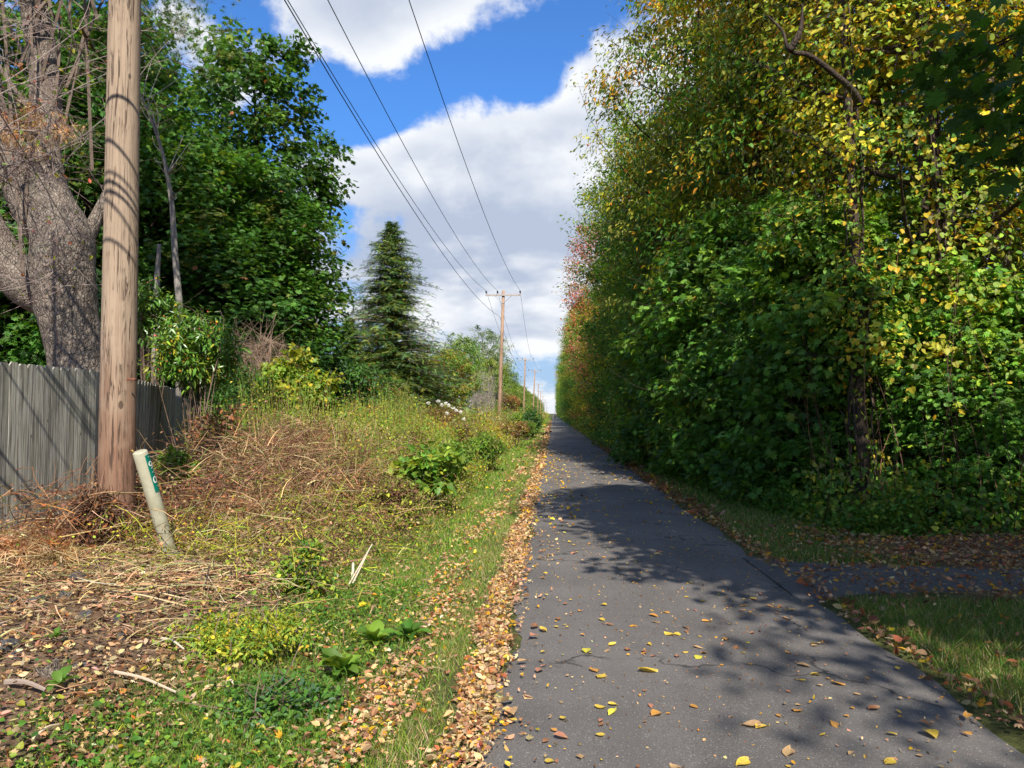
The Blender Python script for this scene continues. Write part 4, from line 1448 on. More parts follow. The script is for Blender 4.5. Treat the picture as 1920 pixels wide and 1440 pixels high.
# further bushes and small trees towards the vanishing point
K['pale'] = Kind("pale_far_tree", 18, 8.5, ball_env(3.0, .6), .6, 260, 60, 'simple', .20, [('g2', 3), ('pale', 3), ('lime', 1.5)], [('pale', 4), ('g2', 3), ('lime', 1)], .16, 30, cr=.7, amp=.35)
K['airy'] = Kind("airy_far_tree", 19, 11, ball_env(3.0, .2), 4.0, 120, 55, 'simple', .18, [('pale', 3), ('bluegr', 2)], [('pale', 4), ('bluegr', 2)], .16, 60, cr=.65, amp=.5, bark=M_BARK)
GF = "small trees along the left side far down the trail"
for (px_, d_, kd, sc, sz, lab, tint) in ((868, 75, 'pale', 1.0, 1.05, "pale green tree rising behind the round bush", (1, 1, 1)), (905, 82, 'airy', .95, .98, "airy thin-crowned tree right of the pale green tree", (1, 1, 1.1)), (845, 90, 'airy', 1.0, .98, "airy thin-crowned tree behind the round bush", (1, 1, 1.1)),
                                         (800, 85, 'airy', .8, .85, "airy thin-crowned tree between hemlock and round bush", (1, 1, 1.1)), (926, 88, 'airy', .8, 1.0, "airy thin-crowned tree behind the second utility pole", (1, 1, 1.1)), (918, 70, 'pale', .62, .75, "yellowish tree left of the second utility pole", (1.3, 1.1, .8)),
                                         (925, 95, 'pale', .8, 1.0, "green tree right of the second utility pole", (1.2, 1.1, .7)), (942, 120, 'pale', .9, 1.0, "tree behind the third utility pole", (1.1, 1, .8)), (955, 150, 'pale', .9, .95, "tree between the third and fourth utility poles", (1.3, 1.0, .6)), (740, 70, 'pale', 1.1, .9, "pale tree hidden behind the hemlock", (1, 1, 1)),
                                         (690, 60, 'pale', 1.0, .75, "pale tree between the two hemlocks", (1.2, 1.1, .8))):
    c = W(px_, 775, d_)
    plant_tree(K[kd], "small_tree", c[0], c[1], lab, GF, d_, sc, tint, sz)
y_ = 175.0
while y_ < 520:
    plant_tree(K['pale'], "small_tree", -8.6 + rr.uniform(-.8, .5), y_, "green tree in the far left row near the vanishing point", GF, rr.uniform(0, 6), rr.uniform(.8, 1.1), (rr.uniform(.9, 1.3), 1, .8))
    y_ += rr.uniform(16, 26)
shrub("grey_shrub", "bare grey twiggy shrub between the round bush and the second pole", 905, 730, 58, 1.5, 1.5, 130, 70, 3, 'simple', .1, [('olive', 1), ('tan', 1)], stem_c=(.30, .26, .22), cr=.7, nst=300)
shrub("rusty_shrub", "low rusty-brown bush right of the second utility pole", 955, 752, 64, .9, .6, 131, 50, 50, 'simple', .12, [('rust', 3), ('b', 1), ('olive', 2)], cr=.35)
for k, (px_, d_, rx, rz_) in enumerate(((985, 62, .9, .7), (1000, 80, .9, .8), (972, 52, .8, .6), (1010, 110, 1.0, .9), (995, 50, .55, .6))):
    c = W(px_, 780, d_)
    rz_ = .95 if k == 4 else rz_
    shrub("verge_bush", ("leafy bush right of the second pole", "bush between the third pole and the trail", "low bush just right of the second pole foot", "bush by the trail below the far poles", "dark arching bush close to the trail edge")[k], px_, 792, d_, rx, rz_, 135 + k, 70, 60, 'simple', .12,
          [('lime', 3), ('g2', 3), ('yg', 1.5)] if k != 4 else [('gd', 3), ('g', 2), ('bluegr', 2)], cr=.35)

# white picket fence glimpsed behind the weeds
wf = empty("white_fence", W(880, 775, 50))
tag(wf, "short white picket fence glimpsed above the weeds behind goldenrod", "fence")
pm = Geo().add(*tube([(0, 0, 0), (0, 0, 1.5), (0, 0, 1.6)], [.06, .06, .01], 4)).mesh("picket", M_WHITE)
wo = np.array(wf.location)
for k in range(22):
    p = W(845 + k * 4.6, 775, 50) if k < 7 else W(845 + (k + 0) * 4.6, 775, 54)
    if 7 <= k < 13:
        continue
    link("picket", pm, wf, (p[0] - wo[0], p[1] - wo[1], -.42 - wo[2] + (.0 if k < 7 else .14)))

# ------------------------------------------------------------------ ground cover: grass, litter, dry brush, weeds
def scatter(n, x0, x1, y0, y1, rng, fn=None, ypow=1.0):
    x_ = rng.uniform(x0, x1, n)
    y_ = y0 + (y1 - y0) * rng.uniform(0, 1, n) ** ypow
    if fn is not None:
        kp = rng.uniform(0, 1, n) < fn(x_, y_)
        x_, y_ = x_[kp], y_[kp]
    return x_, y_


def grass(g, x_, y_, h, wd, names_, wts, rng, lean=.55):
    n = len(x_)
    P = np.stack([x_, y_, H(x_, y_) - .01], -1)
    T = np.array([0, 0, 1.0]) + rng.normal(0, lean, (n, 3)) * [1, 1, .2]
    N = np.c_[rng.normal(0, 1, (n, 2)), np.full(n, .3)]
    V, F, C = place('blade', P, N, T, h * rng.uniform(.45, 1.3, n), pal_pick(names_, wts, n, rng, .2), wd * rng.uniform(.7, 1.3, n))
    g.add(V, F, C)


rng = np.random.default_rng(201)
g = Geo()
# left verge, near to far; a mown strip between litter and weeds
def verge(x, y):
    a = sstep(-x, .70 + .1 * np.sin(y * .9), 1.05 + .12 * np.sin(y * .9)) * (1 - sstep(-x, 1.9, 2.5 + .2 * np.sin(y * .7)))
    return np.clip(a * (.62 + .5 * lowfreq(x, y, 1.8, 9)), 0, 1)


GN = ['g2', 'lime', 'olive', 'straw', 'yg', 'g']
for (y0, y1, n, h, wd) in ((2.2, 5, 52000, .065, .0045), (5, 9, 48000, .075, .006), (9, 16, 40000, .09, .010), (16, 32, 26000, .11, .02), (32, 80, 16000, .14, .05), (80, 260, 7000, .18, .16)):
    grass(g, *scatter(n, -2.8, -.7, y0, y1, rng, verge), h, wd, GN, [4, 3.5, 1.6, 1.0, 1, 1.4], rng)
# strip of grass between the two bands of leaves
def tuft(x, y):
    return np.clip(np.exp(-((x + .74 + .04 * np.sin(y)) / .17) ** 2) * (.9 + lowfreq(x * 3, y * 2.4, 1.0, 12) * 1.1), 0, 1)


grass(g, *scatter(52000, -1.15, -.5, 2.5, 14, rng, tuft), .075, .005, ['olive', 'lime', 'straw', 'g2'], [3, 2, 2, 2], rng)
grass(g, *scatter(9000, -1.1, -.5, 14, 40, rng, tuft), .09, .014, ['olive', 'lime', 'straw', 'g2'], [3, 2, 2, 2], rng)
g.build("grass", M_GRASS)
tag(bpy.data.objects["grass"], "short mown grass along the left edge of the trail", "grass", None, "stuff")

# right side grass
g = Geo()
def rgrass(x, y):
    return np.clip(sstep(x, 2.35, 2.65) * (1 - np.exp(-((y - 7.75) / .95) ** 6)) * (1 - sstep(y, 8.4, 9.2) * sstep(x, 3.0, 4.6)) * (.75 + .5 * lowfreq(x, y, 1.5, 14)), 0, 1)


for (x1, y0, y1, n, h, wd) in ((5.2, 2.8, 7.0, 76000, .10, .0055), (4.2, 8.4, 14, 22000, .10, .009), (3.1, 14, 30, 13000, .13, .018), (3.0, 30, 120, 9000, .16, .06)):
    grass(g, *scatter(n, 2.3, x1, y0, y1, rng, rgrass), h, wd, ['g', 'g2', 'olive', 'straw', 'tan'], [3, 2.2, 4, 1.2, .4], rng)
g.build("grass", M_GRASS)
tag(bpy.data.objects["grass.001"], "taller shaded grass on the right between trail and side path", "grass", None, "stuff")

# creeping broad-leaved weeds in the left foreground
g = Geo()
def creep(x, y):
    c1 = np.exp(-((x + 1.75) / .62) ** 2) * (1 - sstep(y, 6.6, 8.6))
    c2 = np.exp(-((x + 2.05) / .35) ** 2 - ((y - 7.8) / 1.0) ** 2)
    return np.clip((c1 + c2) * (.35 + .95 * lowfreq(x, y, 2.3, 21)), 0, 1)


x_, y_ = scatter(52000, -3.4, -.9, 2.4, 9, rng, creep)
n = len(x_)
P = np.stack([x_, y_, H(x_, y_) + rng.uniform(.005, .075, n)], -1)
kk = rng.integers(0, 3, n)
for k, tp in enumerate(('heart', 'lance', 'oval')):
    q = kk == k
    m = q.sum()
    g.add(*place(tp, P[q], nrm(np.array([0, 0, .9]) + rng.normal(0, .55, (m, 3))), rng.normal(0, 1, (m, 3)) * [1, 1, .5], rng.uniform(.015, .042, m), pal_pick(['g', 'g2', 'lime', 'yg', 'gd'], [2, 4, 3, .6, 1], m, rng)))
g.build("creeping_weeds", M_LEAF)
tag(bpy.data.objects["creeping_weeds"], "low creeping green weeds on the near left bank", "weeds", None, "stuff")

# leaf litter: band along the path's left edge, brown litter on the bank, right verge
LT = ['peach', 'tan', 'brn2', 'cream', 'gold', 'rust', 'b', 'y']


def litter(g, x_, y_, size, names_, wts, rng, lift=.02, tpl=None, zf=None):
    if tpl is None:
        k = rng.uniform(0, 1, len(x_))
        for lo, hi, tp, sc in ((0, .25, 'curl', 1.0), (.25, .72, 'crumple', 1.0), (.72, 1.01, 'roll', 1.1)):
            q = (k >= lo) & (k < hi)
            if q.sum():
                litter(g, x_[q], y_[q], size * sc, names_, wts, rng, lift, tp, zf)
        return
    n = len(x_)
    z = (H(x_, y_) if zf is None else zf(x_, y_)) + rng.uniform(.004, lift, n)
    P = np.stack([x_, y_, z], -1)
    N = nrm(np.array([0, 0, 1.0]) + rng.normal(0, .68, (n, 3))) * np.where(rng.uniform(0, 1, (n, 1)) < .5, 1, -1)
    T = rng.normal(0, 1, (n, 3)) * [1, 1, .36]
    S = np.minimum(size * .74 * np.exp(rng.normal(0, .28, n)), size * 1.25)
    g.add(*place(tpl, P, N, T, S, pal_pick(names_, wts, n, rng, .25) * .97, S * rng.uniform(.6, 1.05, n)))


def path_z(x, y):
    return np.maximum(H(x, y), .016)


g = Geo()
def band(x, y):
    w1 = np.exp(-((x + .45 - .03 * np.sin(y * 1.7) - .02 * np.sin(y * 5)) / .12) ** 4) * np.clip(.8 + .35 * lowfreq(x, y, 5.0, 32), 0, 1)
    w2 = .55 * np.exp(-((x + 1.0 + .08 * np.sin(y * .8)) / .16) ** 2) * np.clip(.4 + lowfreq(x, y, 1.4, 31), 0, 1)
    w3 = .012 * (x < -.2)
    return np.clip(w1 + w2 + w3, 0, 1)


for (y0, y1, n, s_) in ((2.4, 6, 23000, .043), (6, 11, 26000, .044), (11, 22, 14000, .068), (22, 60, 8000, .14), (60, 160, 2500, .3)):
    x_, y_ = scatter(n, -1.7, -.22, y0, y1, rng, band)
    litter(g, x_, y_, s_, LT, [6, 4.5, 2, 2.2, 1.6, 1.3, 1.2, .3], rng, .035, zf=path_z)
g.build("leaf_litter", M_DRY)
tag(bpy.data.objects["leaf_litter"], "band of dry orange-tan leaves along the left trail edge", "leaf litter", None, "stuff")

g = Geo()
def bank(x, y):
    return np.clip(sstep(-x, 1.9 + .3 * np.sin(y * 1.3), 2.5 + .3 * np.sin(y * 1.3)) * (.75 + .4 * lowfreq(x, y, 1.5, 33)), 0, 1)


x_, y_ = scatter(34000, -6.4, -1.7, 2.4, 9.5, rng, bank)
litter(g, x_, y_, .045, ['brn2', 'tan', 'b', 'straw', 'peach', 'drk', 'cream', 'o'], [4, 5, 1.6, 2.2, 2.4, .8, 1.6, .2], rng, .05)
x_, y_ = scatter(1000, -2.6, -.9, 2.4, 9, rng)
litter(g, x_, y_, .055, LT, [3, 3, 2, 2, 1, 2, 1, .6], rng, .06)
g.build("bank_litter", M_DRY)
tag(bpy.data.objects["bank_litter"], "brown dead leaves covering the bank below the fence", "leaf litter", None, "stuff")

g = Geo()
def rband(x, y):
    a = np.exp(-((x - 2.42) / .10) ** 4) * .8
    b_ = sstep(y, 8.2, 8.9) * (1 - sstep(y, 10.2, 11.5)) * sstep(x, 3.0, 3.8) * .9
    c_ = .10 * sstep(x, 2.3, 2.6)
    d_ = .22 * np.exp(-((y - 7.2) / .35) ** 2) * sstep(x, 2.6, 3) + .3 * np.exp(-((y - 8.3) / .25) ** 2) * sstep(x, 2.6, 3)
    return np.clip(a + b_ + c_ + d_, 0, 1)


x_, y_ = scatter(26000, 2.25, 9, 2.6, 12, rng, rband)
litter(g, x_, y_, .068, ['brn2', 'rust', 'tan', 'b', 'gold', 'peach'], [3, 3, 3, 2, 1.2, 2.4], rng, .045, zf=path_z)
x_, y_ = scatter(9000, 2.2, 3.2, 12, 45, rng, lambda x, y: np.exp(-((x - 2.45) / .2) ** 2) * .8)
litter(g, x_, y_, .10, ['brn2', 'rust', 'tan', 'b', 'gold'], [3, 3, 3, 2, 1], rng, .04, zf=path_z)
g.build("wood_edge_litter", M_DRY)
tag(bpy.data.objects["wood_edge_litter"], "rusty fallen leaves along the right trail edge and side path", "leaf litter", None, "stuff")

# straw and dead vines: brown heap left of the trail
rng = np.random.default_rng(220)
g = Geo()


def tangle(cx, cy, sx, sy, n, ln, zh, names_, wts, r0=.0045, flat=.5):
    x_, y_ = cx + rng.normal(0, sx, n), cy + rng.normal(0, sy, n)
    b0 = np.stack([x_, y_, H(x_, y_) + rng.uniform(0, 1, n) ** 1.6 * zh], -1)
    d = nrm(rng.normal(0, 1, (n, 3)) * [1, 1, flat])
    e = b0 + d * (ln * rng.uniform(.4, 1.4, n))[:, None]
    e[:, 2] = np.maximum(e[:, 2], H(e[:, 0], e[:, 1]) + .005)
    mid = (b0 + e) / 2 + rng.normal(0, .12, (n, 3)) * ln + [0, 0, .10 * ln]
    V, F, C = stems(b0, mid, e, r0 * rng.uniform(.6, 1.5, n), r0 * .4, 3, pal_pick(names_, wts, n, rng, .25))
    g.add(V, F, C)


tangle(-3.65, 11.4, .75, 2.0, 6500, .42, .62, ['b', 'brn2', 'tan', 'drk', 'straw', 'olive'], [3, 3.4, 2.6, 1.4, 1.2, 1.4])
tangle(-4.7, 12.7, .9, 2.0, 4200, .5, .65, ['b', 'brn2', 'tan', 'straw', 'rust'], [2, 3, 3, 2.4, .4])
tangle(-4.35, 14.6, .45, .5, 320, .8, .40, ['straw', 'tan', 'cream'], [3, 2, 1], .007, .25)
tangle(-4.3, 7.6, .55, .55, 1500, .30, .45, ['b', 'drk', 'rust', 'brn2'], [3, 2, 2, 2])
tangle(-3.6, 6.4, 1.0, 1.2, 2600, .24, .07, ['straw', 'tan', 'brn2', 'olive'], [3, 3, 2, 1], .004, .15)
tangle(-3.15, 6.15, .5, .35, 150, .5, .05, ['straw', 'tan', 'cream'], [3, 2, 1], .005, .08)
tangle(-2.7, 10.0, .45, 1.6, 2600, .30, .40, ['olive', 'b', 'yg', 'tan', 'brn2'], [3, 2, 2, 2, 2])
tangle(-3.3, 6.9, .4, .4, 420, .35, .35, ['olive', 'yg', 'straw'], [2, 3, 2], .003)
g.build("dry_brush", M_DRY)
tag(bpy.data.objects["dry_brush"], "brown tangle of dead vines and straw on the left bank", "brush", None, "stuff")
g = Geo()
for (cx, cy, sx, sy, n, zh, s_, names_, wts) in ((-3.6, 11.2, .8, 2.1, 9000, .52, .034, ['b', 'brn2', 'rust', 'olive', 'tan'], [3, 3, 2, 1.3, 2]), (-4.6, 12.6, .9, 2.0, 5000, .5, .04, ['b', 'brn2', 'rust', 'tan'], [3, 3, 2, 2]),
                                               (-4.25, 7.6, .5, .5, 1500, .5, .035, ['b', 'drk', 'rust'], [3, 2, 2]), (-5.1, 11.2, .25, .35, 1300, 1.05, .06, ['b', 'rust', 'brn2', 'olive'], [3, 2, 3, .6]),
                                               (-2.5, 10.2, .5, 2.0, 7000, .42, .034, ['olive', 'yg', 'lime', 'b', 'tan'], [3, 2.2, 2, 1, 1.2]), (-3.2, 6.9, .45, .45, 900, .38, .026, ['yg', 'olive', 'lime', 'y'], [3, 3, 1, .6])):
    x_, y_ = cx + rng.normal(0, sx, n), cy + rng.normal(0, sy, n)
    P = np.stack([x_, y_, H(x_, y_) + rng.uniform(0, 1, n) ** 1.3 * zh], -1)
    g.add(*place('simple', P, rng.normal(0, .7, P.shape) + [0, 0, .6], rng.normal(0, 1, P.shape) + [0, 0, -.3], s_ * rng.uniform(.6, 1.5, n), pal_pick(names_, wts, n, rng, .22)))
g.build("withered_leaves", M_DRY)
tag(bpy.data.objects["withered_leaves"], "withered brown leaves clinging to the dead vine heap", "brush", None, "stuff")

# weeds of the open strip between verge and left trees
rng = np.random.default_rng(230)
g, sg = Geo(), Geo()
for (y0, y1, n, hh, ls, nl, x0, x1) in ((11.5, 17, 2600, .85, .042, 18, -5.6, -1.75), (15, 26, 3800, 1.15, .055, 17, -7.2, -1.8), (26, 50, 3800, 1.3, .085, 13, -8.5, -1.9), (50, 130, 2800, 1.35, .17, 10, -9, -2.0), (130, 420, 1300, 1.5, .4, 7, -9, -2.2)):
    x_, y_ = scatter(n, x0, x1, y0, y1, rng, lambda x, y: np.clip(1 - .9 * np.exp(-((x + 3.9) / 1.0) ** 2 - ((y - 11.8) / 2.5) ** 2), 0, 1))
    n = len(x_)
    patch = lowfreq(x_, y_, .45, 41)
    h = hh * (1 + .75 * lowfreq(x_, y_, .8, 43)).clip(.35) * (1 + .2 * patch) * rng.uniform(.55, 1.2, n) * (.28 + .72 * sstep(-x_, 1.7, 3.4))
    b0 = np.stack([x_, y_, H(x_, y_)], -1)
    e = b0 + np.c_[rng.normal(0, .16, (n, 2)) * h[:, None], h]
    V, F, C = stems(b0, (b0 + e) / 2 + rng.normal(0, .04, b0.shape), e, .003 + .008 * ls, .002, 2, pal_pick(['olive', 'b', 'g2', 'lime'], [3, 2, 1, 1], n, rng))
    sg.add(V, F, C)
    f = rng.uniform(.12, 1.05, (n, nl))
    P = (b0[:, None] + (e - b0)[:, None] * f[..., None]).reshape(-1, 3) + rng.normal(0, .10 + ls * .4, (n * nl, 3))
    pt = np.repeat(patch, nl)
    c1 = pal_pick(['lime', 'yg', 'g2', 'olive'], [4, 3, 3, 1.8], len(P), rng)
    c2 = pal_pick(['olive', 'tan', 'brn2', 'yg', 'straw', 'rust'], [3, 2, 1.5, 2.5, 2, .6], len(P), rng)
    c3 = pal_pick(['y', 'yg', 'gold'], [2, 2, .6], len(P), rng)
    q = rng.uniform(0, 1, (len(P), 1))
    C = np.where(q < (.5 + .95 * pt)[:, None], c1, c2)
    C = np.where((np.repeat(lowfreq(x_, y_, .9, 47), nl)[:, None] > .42) & (f.reshape(-1, 1) > .72), c3, C)
    g.add(*place('simple', P, rng.normal(0, .5, P.shape) + [0, 0, .8], rng.normal(0, .8, P.shape) + [0, 0, .15], ls * rng.uniform(.6, 1.4, len(P)), C))
g.build("weed_field", M_LEAF)
tag(bpy.data.objects["weed_field"], "yellow-green weeds filling the strip left of the mown verge", "weeds", None, "stuff")
sg.build("weed_stems", M_TWIG)
tag(bpy.data.objects["weed_stems"], "thin stalks of the weeds left of the mown verge", "weeds", None, "stuff")

# undergrowth at the foot of the right wall
rng = np.random.default_rng(240)
g = Geo()
n = 15000
y_ = 10.3 + 70 * rng.uniform(0, 1, n) ** 2.2
face = 2.75 + 1.5 * np.exp(-(y_ - 10) / 4)
x_ = face + rng.exponential(.5, n)
P = np.stack([x_, y_, H(x_, y_) + rng.uniform(0, 1, n) ** 1.8 * (.35 + .5 * np.clip(x_ - face, 0, 1.5))], -1)
g.add(*place('oval', P, rng.normal(0, .4, P.shape) + [0, 0, 1.0], rng.normal(0, .7, P.shape), (.06 + .0016 * y_) * rng.uniform(.6, 1.3, n), pal_pick(['g', 'g2', 'lime', 'olive'], [3, 4, 2, 1], n, rng)))
x_ = rng.uniform(3.6, 10, 5000)
y_ = rng.uniform(10.2, 12.2, 5000)
P = np.stack([x_, y_, H(x_, y_) + rng.uniform(0, 1, 5000) ** 2 * .9], -1)
g.add(*place('heart', P, rng.normal(0, .5, P.shape) + [0, -.2, .8], rng.normal(0, .7, P.shape) + [0, 0, -.3], .075 * rng.uniform(.6, 1.3, 5000), pal_pick(['g', 'g2', 'lime', 'yg', 'olive'], [3, 2, 2, 1.2, 1.5], 5000, rng)))
g.build("undergrowth", M_LEAF)
tag(bpy.data.objects["undergrowth"], "leafy undergrowth at the foot of the right-hand trees", "undergrowth", None, "stuff")
# hanging vine stems in the wood edge
n = 110
x_ = rng.uniform(3.8, 9.5, n)
y_ = rng.uniform(10.4, 12.2, n)
b0 = np.stack([x_, y_, H(x_, y_)], -1)
e = b0 + np.c_[rng.normal(0, .35, n), rng.normal(.2, .3, n), rng.uniform(1.0, 4.5, n)]
V, F, C = stems(b0, (b0 + e) / 2 + rng.normal(0, .4, b0.shape), e, .008, .003, 6, pal_pick(['b', 'drk'], [1, 2], n, rng))
Geo().add(V, F, C).build("vine_stems", M_TWIG)
tag(bpy.data.objects["vine_stems"], "thin climbing stems rising through the right wood edge", "vines", None, "stuff")

# ------------------------------------------------------------------ single plants and debris on the left bank
def rosette(name, label, px_, py_, d_, nl, ln, seed, names_, wts, cat="plant", wd=.27, upr=.35):
    rng = np.random.default_rng(seed)
    c = W(px_, py_, d_)
    root = empty(name, (c[0], c[1], float(H(c[0], c[1]))))
    tag(root, label, cat, None)
    tv = np.array([[x * w_ * wd, y, .30 * y - .48 * y * y + .10 * abs(x) * w_ + .03 * math.sin(y * 15 + x * 3) * abs(x)] for y, w_ in ((0, .12), (.15, .45), (.35, .9), (.55, 1.0), (.75, .8), (.92, .4), (1, .03)) for x in (-1, -.5, 0, .5, 1)])
    F = []
    for i in range(6):
        for j in range(4):
            a = i * 5 + j
            F += [[a, a + 1, a + 6], [a, a + 6, a + 5]]
    for k in range(nl):
        az = k * 2.4 + rng.uniform(-.3, .3)
        s_ = ln * rng.uniform(.6, 1.15)
        col = pal_pick(names_, wts, 1, rng, .12)[0]
        me = Geo().add(tv, F, col).mesh("leaf", M_LEAF, True)
        link("leaf", me, root, (0, 0, .05), (rng.uniform(.15, .75) if k % 3 else rng.uniform(.7, 1.0), rng.uniform(-.35, .35), az), s_)
    return root


rosette("dock_plant", "bright green broad-leaved plant nearest the trail edge", 640, 1268, 4.75, 15, .21, 301, ['lime', 'g2'], [3, 2])
rosette("dock_plant", "broad-leaved green plant just behind the nearest one", 700, 1200, 5.4, 13, .19, 302, ['g2', 'lime'], [2, 2])
rosette("dock_plant", "spreading green broad-leaved plant beside the leaf band", 765, 1190, 5.55, 12, .18, 303, ['g2', 'g'], [3, 2])
rosette("seedling", "small green seedling at the bottom left corner", 112, 1350, 3.9, 6, .11, 304, ['g2', 'lime'], [2, 2], upr=.6)
rosette("seedling", "tiny green three-leaved seedling beside the bark pile", 105, 1250, 4.4, 5, .08, 305, ['g2'], [1], upr=.6)
rosette("leafy_weed", "wide green leaf plant right behind the marker post", 385, 1015, 7.4, 5, .14, 306, ['g2', 'g'], [1, 1])
for k, (px_, py_, d_, rx, rz_, pal, tpl, s_, lab) in enumerate((
        (450, 1215, 5.1, .46, .17, [('yg', 4), ('lime', 4), ('y', .5), ('g2', 1)], 'oval', .035, "mound of small yellow-green leaves on the near bank"),
        (800, 885, 12.2, .55, .38, [('g2', 3), ('lime', 3), ('yg', 1)], 'heart', .11, "broad-leaved green plant at the edge of the brown heap"),
        (555, 850, 15.0, .42, .30, [('g', 3), ('gd', 2), ('g2', 2)], 'lance', .12, "dark green leafy plant behind the straw pile"),
        (655, 845, 15.2, .45, .32, [('g', 3), ('g2', 3)], 'heart', .11, "green round-leaved plant behind the straw pile"),
        (570, 1075, 6.6, .2, .26, [('yg', 2), ('lime', 3), ('g2', 2)], 'oval', .05, "upright pale green weed before the brown heap"),
        (335, 880, 9.2, .18, .4, [('lime', 3), ('g2', 2), ('yg', 1)], 'lance', .10, "drooping green weed against the dark fence boards"),
        (395, 845, 12.0, .32, .5, [('b', 3), ('rust', 2), ('olive', 1)], 'lance', .09, "tall withered brown plant below the berry shrub"),
        (720, 850, 15.0, .8, .3, [('lime', 3), ('yg', 3), ('olive', 2)], 'simple', .06, "yellow-green low bush right of the straw pile"),
        (525, 1330, 4.2, .35, .06, [('g', 3), ('g2', 3), ('bluegr', 1)], 'oval', .04, "patch of deep green seedlings below the yellow-green mound"))):
    shrub("leafy_weed", lab, px_, py_, d_, rx, rz_, 320 + k, 150 if k == 0 else 46, 34 if k == 0 else 30, tpl, s_, pal, cat="plant", cr=.12 if rx < .5 else .2, nst=24)

for k, (px_, py_, d_, rx, rz_, pal, lab) in enumerate((
        (420, 835, 12.6, .6, .5, [('b', 4), ('rust', 2), ('brn2', 3), ('olive', .6)], "tall mass of withered brown leaves behind the marker post"), (520, 872, 11.6, .65, .36, [('brn2', 3), ('b', 3), ('tan', 2)], "withered brown clump in the middle of the dead heap"),
        (640, 915, 10.8, .6, .32, [('b', 3), ('olive', 2), ('rust', 1)], "brown and olive withered clump at the heap's front right"), (735, 940, 10.4, .45, .28, [('olive', 3), ('b', 2), ('yg', 1)], "olive withered clump between the heap and the verge"),
        (190, 985, 7.0, .24, .30, [('drk', 3), ('b', 3), ('rust', 1)], "dark dead weeds piled against the near pole foot"), (600, 840, 13.4, .65, .36, [('rust', 2), ('b', 2), ('brn2', 2), ('tan', 1)], "russet withered clump right of the straw pile"))):
    shrub("withered_clump", lab, px_, py_, d_, rx, rz_, 350 + k, 90, 44, ('lance', 'oval')[k % 2], .055, pal, cat="brush", m=M_DRY, cr=.16, nst=90, stem_c=(.22, .13, .08), group="withered clumps on the bank")

# broken pieces of old asphalt on the bank
M_CHUNK = asphalt("asphalt_chunk", (.035, .035, .038), (.06, .06, .064))


def chunk(px_, py_, w_px, label, seed):
    rng = np.random.default_rng(seed)
    dd = ray(px_, py_)
    Y = 4.0
    for _ in range(30):
        p = W(px_, py_, Y)
        Y += (p[2] - float(H(p[0], p[1])) - .02) * 3.0
    s_ = w_px / FPX * Y / 2
    n = 9
    ang = np.sort(rng.uniform(0, 6.28, n))
    r_ = s_ * rng.uniform(.75, 1.2, n)
    bot = np.c_[np.cos(ang) * r_, np.sin(ang) * r_ * .8, np.full(n, -.03)]
    mid = np.c_[np.cos(ang) * r_ * 1.02, np.sin(ang) * r_ * .82, s_ * rng.uniform(.3, .5, n)]
    top = np.c_[np.cos(ang) * r_ * .8, np.sin(ang) * r_ * .62, s_ * rng.uniform(.5, .75, n)]
    V = np.vstack([bot, mid, top, [[0, 0, s_ * .62]]])
    F = []
    for i in range(n):
        j = (i + 1) % n
        F += [[i, j, n + j], [i, n + j, n + i], [n + i, n + j, 2 * n + j], [n + i, 2 * n + j, 2 * n + i], [2 * n + i, 2 * n + j, 3 * n]]
    o = Geo().add(V, F).build("asphalt_chunk", M_CHUNK, None, False, loc=(p[0], p[1], float(H(p[0], p[1]))), rot=(rng.uniform(-.2, .2), rng.uniform(-.2, .2), rng.uniform(0, 3)))
    tag(o, label, "rubble", "broken black asphalt pieces on the bank")


for k, (px_, py_, wp, lab) in enumerate(((12, 1207, 44, "largest black asphalt chunk at the left picture edge"), (34, 1226, 26, "small black chunk right of the largest one"), (142, 1082, 36, "black asphalt chunk highest up the bank"), (124, 1112, 30, "flat black chunk below the highest one"),
                                         (152, 1103, 18, "tiny black chunk beside the flat one"), (160, 1152, 34, "black chunk above the pine cone"), (218, 1156, 40, "flat black slab right of the pine cone"), (224, 1190, 24, "small black chunk below the flat slab"),
                                         (30, 1122, 22, "black chunk half buried at the left under the straw"), (64, 1125, 34, "longish black chunk left of the group"), (6, 1165, 20, "black chunk cut by the picture edge above the largest"), (62, 1196, 24, "black chunk between the largest and the stump"), (150, 1245, 26, "black chunk beside the splintered stump"))):
    chunk(px_, py_, wp, lab, 400 + k)


def drop(px_, py_, lift=.0):
    Y = 4.0
    for _ in range(40):
        p = W(px_, py_, Y)
        Y += (p[2] - float(H(p[0], p[1])) - lift) * 2.5
    return W(px_, py_, Y)


# splintered stump
p = drop(95, 1262)
rng = np.random.default_rng(430)
ang = np.linspace(0, 6.28, 14, endpoint=False)
V, F = [], []
for i, (zf, rf) in enumerate(((-.05, 1.15), (.05, 1.0), (.10, .95))):
    for a in ang:
        V.append([math.cos(a) * .10 * rf, math.sin(a) * .08 * rf, zf + (rng.uniform(-.02, .05) if i == 2 else 0)])
V.append([0, 0, .08])
for i in range(2):
    for j in range(14):
        k = (j + 1) % 14
        F += [[i * 14 + j, i * 14 + k, i * 14 + 14 + k], [i * 14 + j, i * 14 + 14 + k, i * 14 + 14 + j]]
for j in range(14):
    F.append([28 + j, 28 + (j + 1) % 14, 42])
o = Geo().add(V, F).build("stump", M_BARK, loc=p - np.array([0, 0, .03]), rot=(.15, -.2, 0), scale=.65)
tag(o, "small splintered grey stump at the lower left", "stump")
